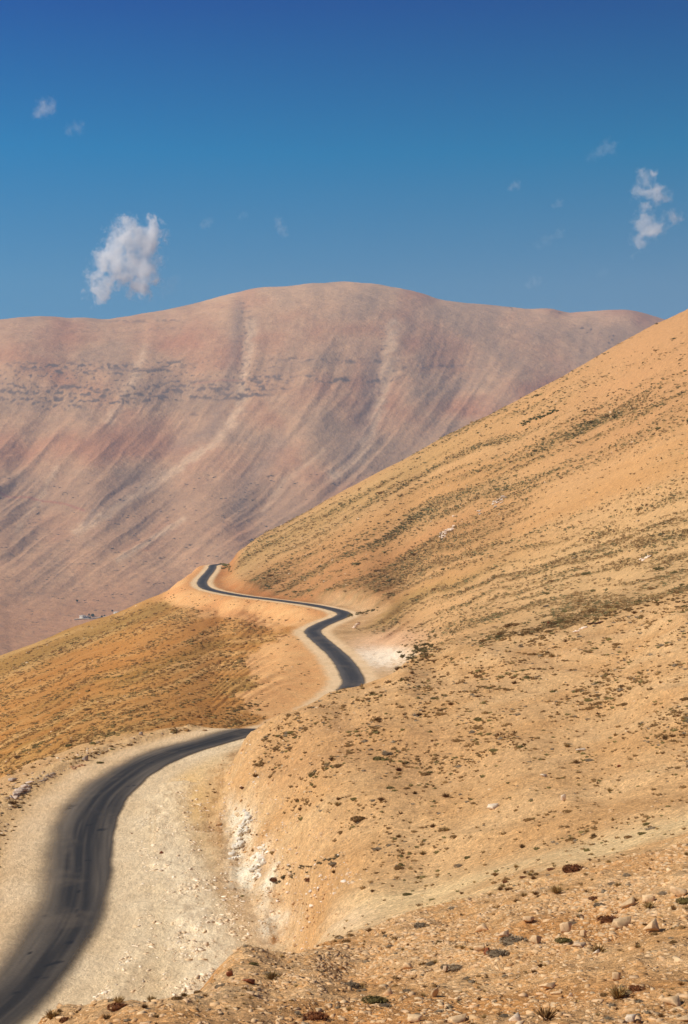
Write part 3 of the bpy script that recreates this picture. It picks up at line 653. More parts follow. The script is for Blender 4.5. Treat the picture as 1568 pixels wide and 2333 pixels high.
def geo_obj(name, geo, mat, smooth=False, link=True):
    V, Fc, Cc = geo; me = bpy.data.meshes.new(name); add_geo(me, V, Fc, 3)
    c4 = np.ones((len(V),4), np.float32); c4[:,:3] = Cc
    me.color_attributes.new('col', 'FLOAT_COLOR', 'POINT').data.foreach_set('color', c4.ravel())
    me.materials.append(mat)
    if smooth: me.shade_smooth()
    o = bpy.data.objects.new(name, me)
    if link: COL.objects.link(o)
    return o
def merged(name, protos, pick, pos, rot, scl, colr, mat, kind='stuff'):
    """many small copies written into one mesh"""
    Vs, Fs, Cs = [], [], []; off = 0
    for k, (V, Fc, Cc) in enumerate(protos):
        I = np.nonzero(pick == k)[0]
        if not len(I): continue
        c, s_ = np.cos(rot[I])[:,None], np.sin(rot[I])[:,None]
        vx = V[None,:,0]*scl[I,0:1]; vy = V[None,:,1]*scl[I,1:2]; vz = V[None,:,2]*scl[I,2:3]
        P = np.stack([vx*c-vy*s_+pos[I,0:1], vx*s_+vy*c+pos[I,1:2], vz+pos[I,2:3]], -1)
        Vs.append(P.reshape(-1,3)); Fs.append((Fc[None]+(np.arange(len(I))*len(V))[:,None,None]+off).reshape(-1,3))
        Cs.append((Cc[None]*colr[I][:,None,:]).reshape(-1,3)); off += len(I)*len(V)
    o = geo_obj(name, (np.concatenate(Vs), np.concatenate(Fs), np.concatenate(Cs)), mat); tag(o, kind=kind); return o

# ------------------------------------------------------------------ where things grow and lie
nr, nc = T.Z.shape
scr = np.zeros(T.Z.shape); scr[:-1] = np.clip((T.S[1:]-T.S[:-1])*F, 0, 60)
scr *= np.gradient(T.u)[None]*F
vis = (T.S >= T.cm-.0015) & (T.px > -70) & (T.px < 1640) & (T.D > 16)
scr = np.where(vis, scr, 0)
gz_y, gz_x = None, None
def sample(w, n, rng):
    p = (w*scr).ravel(); cs = np.cumsum(p); tot = cs[-1]
    idx = np.searchsorted(cs, rng.uniform(0, tot, n)); j, i = np.divmod(idx, nc)
    j = np.minimum(j, nr-2); i = np.clip(i, 0, nc-2)
    fu = rng.uniform(0, 1, n); fv = rng.uniform(0, 1, n)
    uu = T.u[i]*(1-fu)+T.u[i+1]*fu; dd = T.d[j]*(1-fv)+T.d[j+1]*fv
    x, y = uu*dd, dd; z = T.h(x, y); return np.stack([x, y, z], -1), j, i
# contour direction of the strata on the hill, as a world angle
tt_s = thill
gj, gi = np.gradient(tt_s); xj, xi_ = np.gradient(T.X); yj, yi_ = np.gradient(T.Y)
# tangent (dj,di) with gj*dj+gi*di=0 -> dj=-gi, di=gj
tdx = -gi*xj + gj*xi_; tdy = -gi*yj + gj*yi_
ANG = np.arctan2(tdy, tdx)
rng = np.random.default_rng(11)
onroad = (best < 4.6)
Wfar = np.where(farmask > .5, dens_f, 0)*np.where(best < 7, .02, 1)*ss(14, 24, np.where(left, 99, best+4))
shr = []      # records: pos, size, stretch, angle, kind, colour, zone
def zone_of(X, Y, d_, lf):
    if d_ < 62: return 'rocky foreground slope'
    if d_ < 240 and not lf: return 'tan knoll'
    if lf and d_ < 240: return 'verge of the near road'
    if X < 480 or (lf and Y > 1420): return 'brown slope below the road'
    return 'hillside above the far road' if Y < 1400 and X < 1000 else 'big right-hand hillside'
PAL = {'olive': (.19,.145,.05), 'brown': (.26,.145,.055), 'grey': (.27,.20,.13), 'green': (.18,.14,.05), 'straw': (.42,.28,.11), 'rust': (.20,.075,.03)}
n = 30000
pos, J, I = sample(Wfar, n, rng); dd = pos[:,1]
hillm = ~isleft[J,I]
sz = np.interp(dd, [200,300,450,650,1000], [.42,.50,.66,.85,1.2])*np.exp(rng.normal(0, .38, n))*.42
shade_sel = rng.uniform(size=n)
X_ = T.px[J,I]; Y_ = T.py[J,I]
green_p = np.clip(.35 + .6*gn(X_/90, Y_/25, 131) + .35*(tt[J,I] < .45)*(X_ > 800), .05, .95)
colr = np.where((shade_sel < green_p)[:,None], np.array([.175,.135,.055]), np.array([.28,.165,.065]))
colr = np.where((~hillm)[:,None], colr*np.array([1.15,1.0,.85]), colr)
colr = colr*np.exp(rng.normal(0, .22, n))[:,None]
ang = np.where(hillm, ANG[J,I], rng.uniform(-.6,.6,n)+.9) + rng.normal(0, .25, n)
for k in range(n): shr.append([pos[k], sz[k], 1.55 if hillm[k] else 1.25, ang[k], 0, colr[k], None, X_[k], Y_[k], bool(left[J[k],I[k]])])
# knoll, pale strip, verge
Wk = np.where((T.D > 58) & (farmask < .5), 1., 0)*np.where(bankface > .25, 0, 1)*np.where((ap < .5), 0, 1)*np.where(best < 7.2, 0, 1)
Wk = np.where(bankface > .25, 0, Wk)
Wk = Wk*(.12+1.6*np.clip(.15+1.0*gn(XW/7, YW/16, 132)+.8*gn(XW/2.2, YW/5, 133)+.4*nb, 0, 1)) * np.interp(T.py, [1500,1620,1900,2060,2150],[3.2,2.2,.8,.45,.35])
Wk += .6*((left) & (T.D < 175) & (best > 6.5) & (best < 11.5) & (T.D > 60))
n = 5200
pos, J, I = sample(Wk, n, rng); dd = pos[:,1]; X_ = T.px[J,I]; Y_ = T.py[J,I]
sz = np.minimum(np.interp(dd, [60,120,200,260], [.09,.14,.20,.28])*np.exp(rng.normal(0, .40, n))*.85, .0030*dd)
for k in range(n):
    r_ = rng.uniform(); kd = 1 if r_ < .45 else 2
    c = PAL['straw'] if kd == 1 and r_ < .2 else PAL['brown'] if r_ < .8 else PAL['olive'] if r_ < .92 else PAL['grey']
    shr.append([pos[k], sz[k], rng.uniform(1, 1.5), ANG[J[k],I[k]]+rng.normal()*.3, kd, np.array(c)*rng.uniform(.8,1.35), None, X_[k], Y_[k], bool(left[J[k],I[k]])])
# ledge
Wl = np.where(T.D < 60, 1., 0)*np.clip(.3+gn(XW/2.5, YW/4, 134), 0, 1)
n = 420
pos, J, I = sample(Wl, n, rng); X_ = T.px[J,I]; Y_ = T.py[J,I]
sz = rng.uniform(.035, .10, n)*pos[:,1]/34
for k in range(n):
    r_ = rng.uniform(); kd = 1 if r_ < .7 else 2
    c = PAL['straw'] if r_ < .4 else PAL['brown'] if r_ < .8 else PAL['grey']
    shr.append([pos[k], sz[k], 1.1, rng.uniform(0, 6.28), kd, np.array(c)*rng.uniform(.8,1.2), None, X_[k], Y_[k], False])
# the ones that stand out (X, Y, width in px, kind 1 tuft / 2 cushion, colour, label)
EXPL = [(1306,1986,50,2,'rust','large dark rust and green round cushion shrub at the edge of the pale strip'),
 (929,2040,20,2,'green','small dark green cushion shrub in the pale strip, left of centre'),(1066,1957,17,2,'green','low olive shrub on the knoll just above the pale strip'),
 (861,1732,24,2,'olive','left one of two dark olive cushions side by side high on the knoll'),(882,1722,22,2,'grey','right one of two dark cushions side by side high on the knoll'),
 (969,1768,20,2,'brown','brown cushion shrub alone on the bare patch of the knoll'),(909,1756,20,1,'rust','rusty flat tuft between the two cushions and the lone brown one'),
 (889,1797,18,2,'green','small dark green cushion below the pair of dark cushions on the knoll'),(819,1869,36,2,'brown','wide flat brown cushion on the left part of the knoll'),
 (1016,1818,24,1,'brown','brown dry tuft with a dark shadow mid knoll'),(1464,1901,20,2,'olive','yellow-green cushion above the upper right of the pale strip'),
 (959,2114,32,2,'grey','grey-brown flat cushion on the lower edge of the pale strip'),(705,2008,22,2,'rust','dark rust tuft nearest the cut bank, right-hand one of the row'),
 (625,2010,22,2,'rust','dark round shrub on the lip of the cut bank'),(760,1981,22,2,'grey','upper grey cushion of the pair right of the cut bank'),(762,1994,18,1,'brown','lower brown tuft of the pair right of the cut bank'),
 (620,1957,16,1,'straw','upright straw tuft on the brow of the cut bank'),(578,1945,11,2,'brown','small brown tuft on the white face of the cut bank'),(582,1774,20,1,'brown','bushy brown tuft on the knoll nose above the pull-out'),
 (553,1798,13,2,'rust','dark little shrub below the bushy tuft on the knoll nose'),(586,1908,10,1,'brown','thin dark tuft standing on bare sand above the white rock'),
 (854,2285,52,2,'green','dark green bush among the stones at the bottom of the foreground'),(878,2296,26,2,'grey','grey cushion touching the right foot of the dark green bush'),
 (799,2247,32,2,'grey','charcoal grey flat shrub left of the dark green bush'),(1040,2212,38,2,'grey','bluish grey twiggy shrub left of the flat slab stone'),(1016,2206,26,2,'grey','small bluish grey shrub left of the twiggy one'),
 (1134,2180,46,2,'grey','grey-brown twiggy shrub below the dark red stone'),(1170,2150,56,2,'grey','long low grey shrub stretched along a slab of rock'),(1409,2275,60,1,'straw','big sprawling straw grass clump near the lower right corner'),
 (1449,2256,36,2,'rust','dark purplish shrub at the top of the sprawling grass clump'),(1564,2058,40,2,'olive','olive bush cut by the right edge of the photo'),(1244,2325,60,1,'brown','dark based grass clump cut by the bottom edge, right of centre'),
 (1364,2172,44,1,'straw','yellow grass tuft beside a round pale stone'),(1284,2150,34,2,'green','small green shrub between the foreground slabs'),(1389,2100,50,2,'rust','brown domed shrub left of the broad pale boulder'),
 (1356,2050,26,2,'rust','dark red-brown shrub between the upper foreground boulders'),(1366,2068,28,2,'grey','slate grey cushion under the dark red-brown shrub'),(1478,2070,36,1,'straw','dry yellowish grass tuft below the leaning upper boulders'),
 (270,2300,46,2,'rust','rusty round shrub on the foreground rim beside the road dust'),(118,2322,42,1,'straw','yellow grass tuft at the left end of the foreground rim'),(345,2282,28,1,'straw','straw tuft on the rim right of the rusty shrub'),
 (270,2286,34,1,'straw','yellow grass sprouting behind the rusty round shrub'),(404,2278,24,2,'brown','dark brown shrub on the rim midway to the corner of the ledge'),(420,2270,22,1,'straw','pale grass tuft on the rim midway to the ledge corner'),
 (148,2328,26,2,'rust','small rusty shrub on the rim at the very bottom left'),(243,2322,26,1,'brown','brown tuft under the rusty round shrub'),(330,2300,20,1,'brown','small brown tuft in front of the rim, right of the rusty shrub'),
 (622,2232,44,1,'straw','wide dry grass clump on top of the ledge corner'),(720,2320,50,2,'rust','dark brown shrub at the bottom edge, left of centre'),(500,2250,22,2,'grey','dark grey shrub at the rim just before it rises'),
 (450,2262,18,2,'brown','tiny brown shrub on the rim left of the dark grey one'),(578,2198,20,2,'green','bright green weed on the nose of the ledge'),(228,1739,15,2,'olive','flat olive cushion on the outer verge of the near road'),
 (1409,2021,22,1,'straw','dry tuft on the upper rim of the foreground stones'),(1396,2015,20,2,'grey','grey cushion on the upper rim of the foreground stones'),(1268,2035,40,1,'straw','long straw-coloured grass streak below the pale strip'),
 (1194,2042,22,1,'straw','straw tuft on the lower edge of the pale strip'),(1222,2040,20,1,'brown','brown-based tuft right of the straw one on the pale strip edge'),(1266,2030,26,1,'straw','broad straw tuft right of centre on the pale strip edge'),
 (1222,1994,16,1,'brown','dark upright tuft left of the big round shrub'),(1256,1982,18,2,'rust','rusty tuft just left of the big round shrub'),(1152,2012,14,2,'rust','small rusty tuft, leftmost of the row leading to the big shrub'),
 (1164,2028,14,1,'brown','brown tuft under the start of the row leading to the big shrub'),(1192,2000,15,2,'rust','dark tuft in the middle of the row leading to the big shrub'),(1052,2037,13,1,'brown','lone tuft in the pale strip right of the green cushion'),
 (849,2035,14,1,'brown','pointed tuft at the left end of the pale strip'),(891,2160,13,2,'brown','small brown shrub where the pale strip meets the stones, right one'),(880,2135,16,2,'grey','small grey shrub in the lower pale strip, left part')]
explicit_shrubs = []
for X, Y, wpx, kd, cn, lab in EXPL:
    p = T.hit(X, Y); s_ = wpx/F*p.y/2
    explicit_shrubs.append([np.array(p), s_, 1.15, .2, kd, np.array(PAL[cn]), lab, X, Y, False])
keep = [s_ for s_ in shr]
app = np.array([s_[1]*s_[2]/s_[0][1] for s_ in keep]); order = np.argsort(-app)
nind = 300-len(explicit_shrubs)
ind = explicit_shrubs + [keep[k] for k in order[:nind]]; rest = [keep[k] for k in order[nind:]]
prng = np.random.default_rng(5)
TUFTS = [tuft_geo(110, prng, 1.25, .95, .05, ((.9,.9,.9),(.55,.5,.45))) for _ in range(4)]
CUSH = [cushion_geo(420, prng, (.62,.6,.55), (1.15,1.15,1.1), .17) for _ in range(5)]
TUFTS_LO = [tuft_geo(26, prng, 1.15, .95, .09, ((.95,.95,.95),(.6,.55,.5))) for _ in range(4)]
CUSH_LO = [cushion_geo(46, prng, (.7,.7,.65), (1.15,1.15,1.1), .34) for _ in range(4)]
DOMES = [dome_geo(prng) for _ in range(6)]
def tint(geo, c): return geo[0], geo[1], geo[2]*np.array(c)
LIB = {}
def shrub_mesh(kd, cn):
    k = (kd, cn, int(prng.integers(0, 3)))
    if k not in LIB:
        g_ = (TUFTS if kd == 1 else CUSH)[k[2]]
        LIB[k] = geo_obj('dry_tuft' if kd == 1 else 'cushion_shrub', tint(g_, np.array(PAL[cn])*1.15), M_PLANT, link=False).data
    return LIB[k]
KN = {'olive': 'olive', 'brown': 'brown', 'grey': 'grey', 'green': 'dark green', 'straw': 'straw-coloured', 'rust': 'rust-brown'}
def near_pal(c):
    c = np.array(c); return min(PAL, key=lambda k: float(np.abs(np.array(PAL[k])/sum(PAL[k])-c/c.sum()).sum() + .6*abs(sum(PAL[k])-c.sum())))
for p, s_, st, an, kd, c, lab, X, Y, lf in ind:
    if kd == 0: kd = 2
    cn = near_pal(c)
    o = bpy.data.objects.new('dry_tuft' if kd == 1 else 'cushion_shrub', shrub_mesh(kd, cn)); COL.objects.link(o)
    o.location = (p[0], p[1], p[2]-.04*s_); o.rotation_euler = (0, 0, an); o.scale = (s_*st*.95, s_*.95, s_*(1.0 if kd == 1 else .85))
    z_ = zone_of(X, Y, p[1], lf)
    if lab is None:
        lab = ('%s dry grass tuft, one of many scattered over the %s' if kd == 1 else '%s cushion shrub, one of many scattered over the %s') % (KN[cn], z_)
    tag(o, lab, 'grass tuft' if kd == 1 else 'shrub', 'dry plants on the ' + z_)
R_ = rest; P = np.array([r[0] for r in R_]); s1 = np.array([r[1] for r in R_]); st = np.array([r[2] for r in R_]); an = np.array([r[3] for r in R_]); kk = np.array([r[4] for r in R_]); cc_ = np.array([r[5] for r in R_])
fm_ = kk == 0; SCL = np.stack([s1*st, s1, s1*np.where(fm_, .85, .9)], -1)
merged('scattered_shrubs', DOMES, prng.integers(0, 6, fm_.sum()), P[fm_], an[fm_], SCL[fm_], cc_[fm_], M_PLANTS)
nm = ~fm_; pk = np.where(kk[nm] == 1, prng.integers(0, 4, nm.sum()), 4+prng.integers(0, 4, nm.sum()))
merged('scattered_tufts', TUFTS_LO+CUSH_LO, pk, P[nm], an[nm], SCL[nm]*1.05, cc_[nm]*1.1, M_PLANTS)

# ------------------------------------------------------------------ stones
ROCK_LO = [hull_mesh(9, 1, rr*.8, .62*rr, prng) for rr in (.7,.85,1,.9,.75,1.05)]
ROCK_HI = [hull_mesh(int(prng.integers(9, 14)), 1, prng.uniform(.6,.95), prng.uniform(.42,.8), prng, 1, .09) for _ in range(12)]
st_rec = []
def stones(W, n, size, palette, zone, sink=.25):
    pos, J, I = sample(W, n, rng); s_ = size(pos[:,1], n)
    pal = np.array(palette)[rng.integers(0, len(palette), n)]*np.exp(rng.normal(0, .08, n))[:,None]
    for k in range(n): st_rec.append([pos[k]-np.array([0,0,sink*s_[k]*.5]), s_[k], pal[k], zone, T.px[J[k],I[k]], T.py[J[k],I[k]]])
TAN = [(.60,.38,.19),(.62,.40,.21),(.57,.34,.16),(.65,.44,.24),(.52,.29,.12),(.61,.39,.21),(.46,.24,.09)]
APC = [(.84,.66,.45),(.88,.72,.52),(.80,.60,.38),(.74,.52,.30)]
PALE = [(.74,.58,.42),(.70,.52,.36),(.76,.63,.50),(.64,.44,.26),(.60,.38,.20)]
up = np.exp(-((T.py-np.interp(T.px,[600,850,1100,1300,1568],[2210,2160,2110,2080,2010]))/95)**2)
Wled = np.where(T.D < 62, .35+1.4*up*ss(560,800,T.px)+.25*(T.px > 600), 0)*(1-.8*fm*0)*np.clip(.6+.7*gn(XW/2.4, YW/5, 141), .12, 1.5)
def pareto(lo, hi, al_):
    return lambda dist, n: np.clip(lo*(1-rng.uniform(size=n))**(-1/al_), lo, hi)*np.ones(n)
stones(Wled, 36000, lambda dist, n: pareto(.016,.13,1.55)(dist, n)*np.interp(dist, [18,60],[.75,1.35]), TAN, 'rocky foreground slope')
stones(Wled*up, 850, lambda dist, n: rng.uniform(.05, .15, n)*np.interp(dist, [18,60],[.7,1.25]), TAN, 'rocky foreground slope', .3)
Wkn = np.where((T.D > 60) & (T.D < 240) & (ap > .3) & (best > 7) & (~left), 1., 0)*(.5+.6*np.clip(gn(XW/6, YW/14, 142)+.3, 0, 1))
stones(Wkn*(1+1.5*(PX < 800)*(YW < 190)), 40000, lambda dist, n: pareto(.026,.22,2.5)(dist, n)*dist/115, TAN[:6]+[(.36,.21,.10)], 'tan knoll')
Wap = ((ap < .6) & (best > 5.2) & (ap > -9.5) & (T.D > 95) & (T.D < 178)).astype(float)*np.exp(-((ap+2.5)/3.2)**2)*np.clip(.4+gn(XW/3, YW/5, 143), .05, 1.4)
stones(Wap, 5200, lambda dist, n: pareto(.045,.34,2.0)(dist, n), APC, 'gravel pull-out below the cut bank')
stones(((ap < -1) & (best > 5.2) & (T.D < 200)).astype(float), 700, pareto(.03,.10,2.8), APC, 'gravel pull-out below the cut bank')
stones(((bankface > .3) & (best > 6) & (~left) & (T.D < 190) & (T.D > 95)).astype(float), 700, pareto(.07,.34,2.0), PALE, 'white cut bank')
Wv = (left & (best > 7.0) & (best < 12.5) & (T.D < 235) & (T.D > 60)).astype(float)
stones(Wv, 1500, lambda dist, n: pareto(.05,.40,1.9)(dist, n)*np.interp(dist,[90,200],[.6,1.2]), [(.60,.42,.24),(.50,.33,.20),(.42,.28,.17),(.64,.48,.30)], 'outer verge of the near road')
stones(np.where((farmask > .5) & (best > 8), dens_f*.5+.15, 0), 2600, lambda dist, n: pareto(.14,.8,2.2)(dist, n)*dist/600, [(.66,.47,.30),(.70,.52,.34),(.58,.40,.25)], 'far hillside')
stones((isleft & (best > 5) & (YW > 225)).astype(float)*pale, 500, lambda dist, n: pareto(.12,.5,2.6)(dist, n)*dist/450, [(.52,.32,.17),(.36,.22,.10)], 'pale fill slope')
EXR = [(30,1775,24,15,'small grey-brown boulder on the brown slope beyond the verge','grey'),(195,1726,18,18,'grey-pink upright stone behind the verge of the near road','grey'),
 (322,1672,13,13,'single upright stone at the top end of the near verge','grey'),(1289,2110,42,44,'large pointed tan boulder with a dark shadow on its right side','tan'),(1419,2100,60,34,'broad rounded pale boulder right of the brown domed shrub','tan'),
 (1099,2112,40,26,'squat tan boulder, leftmost of the large foreground ones','tan'),(1149,2130,40,28,'grey-tan boulder with a green weed at its foot','greytan'),(1111,2165,18,26,'small dark red upright stone','red'),
 (1094,2160,30,22,'bright tan stone just left of the dark red one','tan'),(1404,2222,30,34,'upright sunlit stone below the yellow grass tuft','tan'),(1437,2322,34,28,'whitish pink stone by the bottom edge','white'),
 (1174,2316,34,24,'pale sandy stone by the bottom edge, left of the grass clump','white'),(1249,2244,52,26,'wide flat tan rock in the lower foreground','tan'),(991,2258,20,42,'leaning tan slab at the lower left of the foreground stones','tan'),
 (1534,2280,56,30,'broad flat rock near the lower right corner','tan'),(1434,2056,50,24,'flat sunlit boulder on the upper rim of the stones','tan'),(1478,2046,44,34,'leaning pinkish boulder on the upper right rim','tan'),
 (1548,2030,44,34,'orange-tan boulder at the right edge of the upper rim','tan'),(929,2202,30,20,'rounded tan rock left of the small grey shrub','tan'),(1325,2152,40,14,'thin dark-edged slab lying across the slope','greytan'),
 (1330,2124,18,28,'narrow tilted slab right of the pointed boulder','tan'),(1486,2110,52,44,'stacked angular brown block at middle right of the stones','tan'),(1224,2140,34,30,'angular tan block left of the pointed boulder','tan'),
 (1204,2096,38,22,'low pinkish boulder on the upper rim, left of the pointed one','tan'),(884,2260,26,22,'angular rock right of the dark green bush','tan'),(1268,2262,30,14,'small dark-based rock below the wide flat one','tan'),
 (1016,2208,15,26,'thin upright grey slab between two grey shrubs','greytan'),(1300,2266,14,14,'small bright white stone in the lower foreground','white'),(1231,2162,9,5,'tiny bright white stone in the middle of the foreground','white'),
 (1360,2168,24,20,'round pale stone beside the yellow grass tuft','white'),(1239,1765,21,12,'bright white stone on the middle of the knoll','white'),(1126,1836,34,14,'pale flat slab lying on the knoll','white'),
 (1284,1816,14,28,'pale pointed stone with dark foot on the knoll','white'),(1324,1707,26,12,'pair-shaped pale stone high on the knoll','white'),(1411,1747,13,8,'small reddish white stone high right on the knoll','red'),
 (524,2218,18,24,'red-brown stone on the rising rim of the ledge','red'),(568,2236,40,16,'long dark red stone on top of the ledge corner','red'),(368,1945,13,9,'brown stone lying on the pull-out gravel','red'),
 (368,1982,12,7,'pale stone alone on the pull-out gravel','white'),(300,1900,6,4,'small brown stone at the inner edge of the pull-out','red'),(1043,2330,60,24,'sandy rock cut by the bottom edge near the middle','tan'),
 (944,2330,50,20,'orange-tan rock cut by the bottom edge, left of the middle','tan'),(1560,2330,40,18,'tan rock in the bottom right corner','tan'),(1250,1418,10,9,'small dark red stone on the hillside','red')]
RC_ = {'tan': (.68,.45,.24), 'grey': (.42,.32,.24), 'greytan': (.54,.37,.22), 'red': (.24,.08,.035), 'white': (.76,.59,.41)}
RM = {}
def rock_mesh(cn, c=None):
    k = (cn, int(prng.integers(0, 6 if c is None else 12)))
    if k not in RM: RM[k] = geo_obj('rock', tint(ROCK_HI[k[1]], RC_[cn] if cn in RC_ else TAN[int(cn)] if str(cn).isdigit() else (.68,.48,.29)), M_ROCK, link=False).data
    return RM[k]
for X, Y, wpx, hpx, lab, cn in EXR:
    p = T.hit(X, min(Y+hpx*.35, 2329)); s_ = wpx/F*p.y/2; hh = hpx/F*p.y/2
    o = bpy.data.objects.new('boulder' if wpx > 36 else 'rock', rock_mesh(cn)); COL.objects.link(o)
    o.location = (p.x, p.y, p.z+hh*.55); o.rotation_euler = (prng.uniform(-.2,.2), prng.uniform(-.25,.25), prng.uniform(-.5,.5)); o.scale = (s_*1.1, s_, hh*1.45)
    tag(o, lab, 'boulder' if wpx > 36 else 'rock', 'rocks')
stapp = np.array([r[1]/r[0][1] for r in st_rec]); order = np.argsort(-stapp); nind = 300-len(EXR)
for k in order[:nind]:
    p, s_, c, z_, X, Y = st_rec[k]
    near_c = int(np.argmin([abs(np.array(q_)-c).sum() for q_ in TAN]))
    cn = 'pale' if c[0] > .68 else str(near_c)
    o = bpy.data.objects.new('rock', rock_mesh(cn, 1)); COL.objects.link(o)
    o.location = (p[0], p[1], p[2]+.12*s_); o.rotation_euler = (prng.uniform(-.35,.35), prng.uniform(-.35,.35), prng.uniform(0, 6.28)); o.scale = (s_*1.08, s_*.95, s_*.95)
    hue = 'pale cream' if cn == 'pale' else 'dark brown' if near_c in (4, 6) else 'sandy tan'
    tag(o, '%s angular rock, one of many lying on the %s' % (hue, z_), 'rock', 'rocks on the ' + z_)
rr = [st_rec[k] for k in order[nind:]]
P = np.array([r[0] for r in rr]); s1 = np.array([r[1] for r in rr]); cc_ = np.array([r[2] for r in rr])
m_ = len(rr)
merged('loose_stones', ROCK_LO, prng.integers(0, 6, m_), P, prng.uniform(0, 6.28, m_), np.stack([s1, s1*prng.uniform(.8,1.1,m_), s1*prng.uniform(.6,1.1,m_)], -1), cc_, M_STONES)

# ------------------------------------------------------------------ rock outcrops and the shrub belt on the hill
def cluster(name, spots, label, cat, c, mat=M_ROCK, geos=ROCK_HI, tall=.8):
    Vs, Fs, Cs = [], [], []; off = 0; base = None
    cmp_ = list(range(len(spots)))                          # keep only rocks that touch one another
    for _ in range(len(spots)):
        for i in range(len(spots)):
            for j in range(i):
                if math.hypot(spots[i][0]-spots[j][0], spots[i][1]-spots[j][1]) < .25*(spots[i][2]+spots[j][2]): cmp_[i] = cmp_[j] = min(cmp_[i], cmp_[j])
    big = max(set(cmp_), key=cmp_.count); spots = [q_ for q_, c0 in zip(spots, cmp_) if c0 == big] if geos is ROCK_HI else spots
    for X, Y, wpx in spots:
        p = np.array(T.hit(X, Y)); base = p if base is None else base; s_ = wpx/F*p[1]/2
        V, Fc, Cc = geos[int(prng.integers(0, len(geos)))]; a = prng.uniform(0, 6.28); c_, sn = math.cos(a), math.sin(a)
        W_ = np.stack([(V[:,0]*c_-V[:,1]*sn)*s_, (V[:,0]*sn+V[:,1]*c_)*s_, V[:,2]*s_*tall+s_*.15], -1)+p-base
        Vs.append(W_); Fs.append(Fc+off); Cs.append(Cc*np.array(c)*prng.uniform(.85,1.15)); off += len(V)
    o = geo_obj(name, (np.concatenate(Vs), np.concatenate(Fs), np.concatenate(Cs)), mat); o.location = base; tag(o, label, cat); return o
def along(x0, y0, x1, y1, n, wa, wb, jx=4, jy=4):
    return [(x0+(x1-x0)*k/(n-1)+prng.normal()*jx, y0+(y1-y0)*k/(n-1)+prng.normal()*jy, prng.uniform(wa, wb)) for k in range(n)]
LIME = (.70,.54,.40)
cluster('rock_outcrop', along(1004,1224,1036,1202,30,9,16,3,3), 'whitish rock outcrop, lowest of the three on the big hillside', 'outcrop', LIME)
cluster('rock_outcrop', along(1078,1182,1104,1160,15,8,15), 'whitish rock outcrop, middle one of the three on the big hillside', 'outcrop', LIME)
cluster('rock_outcrop', along(1126,1152,1150,1136,18,9,14,3,3), 'pale rock outcrop, uppermost of the three on the big hillside', 'outcrop', LIME)
cluster('rock_outcrop', along(1034,1179,1044,1176,3,6,9,1,1), 'tiny white rock between the lowest and middle outcrops', 'outcrop', (.78,.64,.5))
cluster('rock_outcrop', along(806,1432,818,1420,6,11,14,.6,.6), 'pale rock at the inside of the road bend', 'outcrop', (.68,.48,.32))
cluster('rock_outcrop', along(1310,1442,1334,1430,9,11,15,.8,.8), 'pale stones on the rim of the gully right of centre', 'outcrop', LIME)
cluster('rock_outcrop', along(1462,1278,1480,1270,7,9,13,.8,.8), 'small pale stones high on the right of the hillside', 'outcrop', LIME)
cluster('rock_outcrop', along(32,1818,66,1794,16,20,30,2,4), 'weathered grey boulder pile at the outer verge of the near road', 'boulder pile', (.50,.37,.27))
cluster('rock_outcrop', along(74,1796,126,1766,22,9,20,3,3), 'broken grey-brown rock ledge along the outer verge', 'outcrop', (.46,.33,.22))
cluster('rock_outcrop', along(140,1762,206,1734,24,10,15,2,2), 'reddish broken ledge beyond the boulder pile on the verge', 'outcrop', (.46,.26,.14))
cluster('rock_outcrop', along(600,1338,610,1332,4,6,9,1,1), 'red rock in the red cut above the far road', 'outcrop', (.50,.22,.10))
WHT = (.84,.73,.57)
def bankrock(spots, label, c): return cluster('rock_outcrop', spots, label, 'rock face', c, M_ROCK, ROCK_HI, 1.0)
bankrock(along(568,1850,534,1965,80,9,24,8,5), 'white broken rock face, upper patch of the cut bank', WHT)
bankrock(along(602,1940,570,2020,75,9,22,9,5), 'white broken rock face in the middle of the cut bank', WHT)
bankrock(along(640,1975,588,2085,44,8,17,6,5), 'cream rock rib running down the lower cut bank', (.80,.66,.46))
bankrock(along(498,1870,506,1930,22,7,15,3,3), 'brown jagged rock edge left of the white rock face', (.50,.30,.14))
bankrock(along(520,1800,540,1860,26,7,14,5,4), 'crumbling tan rock above the white rock face', (.66,.47,.28))
bankrock(along(590,2100,640,2130,22,7,14,6,4), 'cream crumbled rock at the foot of the bank by the ledge', (.80,.66,.48))
OLV = (.125,.12,.045)
bg_ = cluster('shrub_belt', along(1188,969,1268,935,60,6,11,2,2.0), 'long dark green belt of scrub high on the big hillside', 'shrub belt', OLV, M_PLANT, CUSH_LO, .6)
cluster('shrub_patch', along(928,1502,985,1470,60,9,15,9,8), 'dense dark patch of scrub beside the white cut on the middle road', 'scrub patch', (.17,.12,.04), M_PLANT, CUSH_LO, .7)
cluster('shrub_patch', along(796,1405,860,1388,26,5,9,3,2), 'dark scrub edge above the outer bend of the road', 'scrub patch', (.16,.12,.045), M_PLANT, CUSH_LO, .7)
cluster('shrub_patch', along(1160,1450,1560,1362,90,7,15,6,5), 'line of brown scrub along the gully rim on the right', 'scrub patch', (.22,.125,.045), M_PLANT, CUSH_LO, .6)
cluster('shrub_patch', along(1344,1425,1370,1419,9,8,13,2,1), 'dark hollow scrub under the gully rim', 'scrub patch', (.13,.06,.03), M_PLANT, CUSH_LO, .6)
cluster('shrub_patch', along(630,2012,780,1950,40,6,13,5,4), 'dark line of tufts climbing right from the cut bank', 'scrub patch', (.17,.12,.06), M_PLANT, CUSH_LO, .6)
cluster('shrub_patch', along(500,1282,530,1296,22,6,11,3,3), 'olive scrub on the nose of the hill above the far bend', 'scrub patch', (.20,.17,.05), M_PLANT, CUSH_LO, .7)
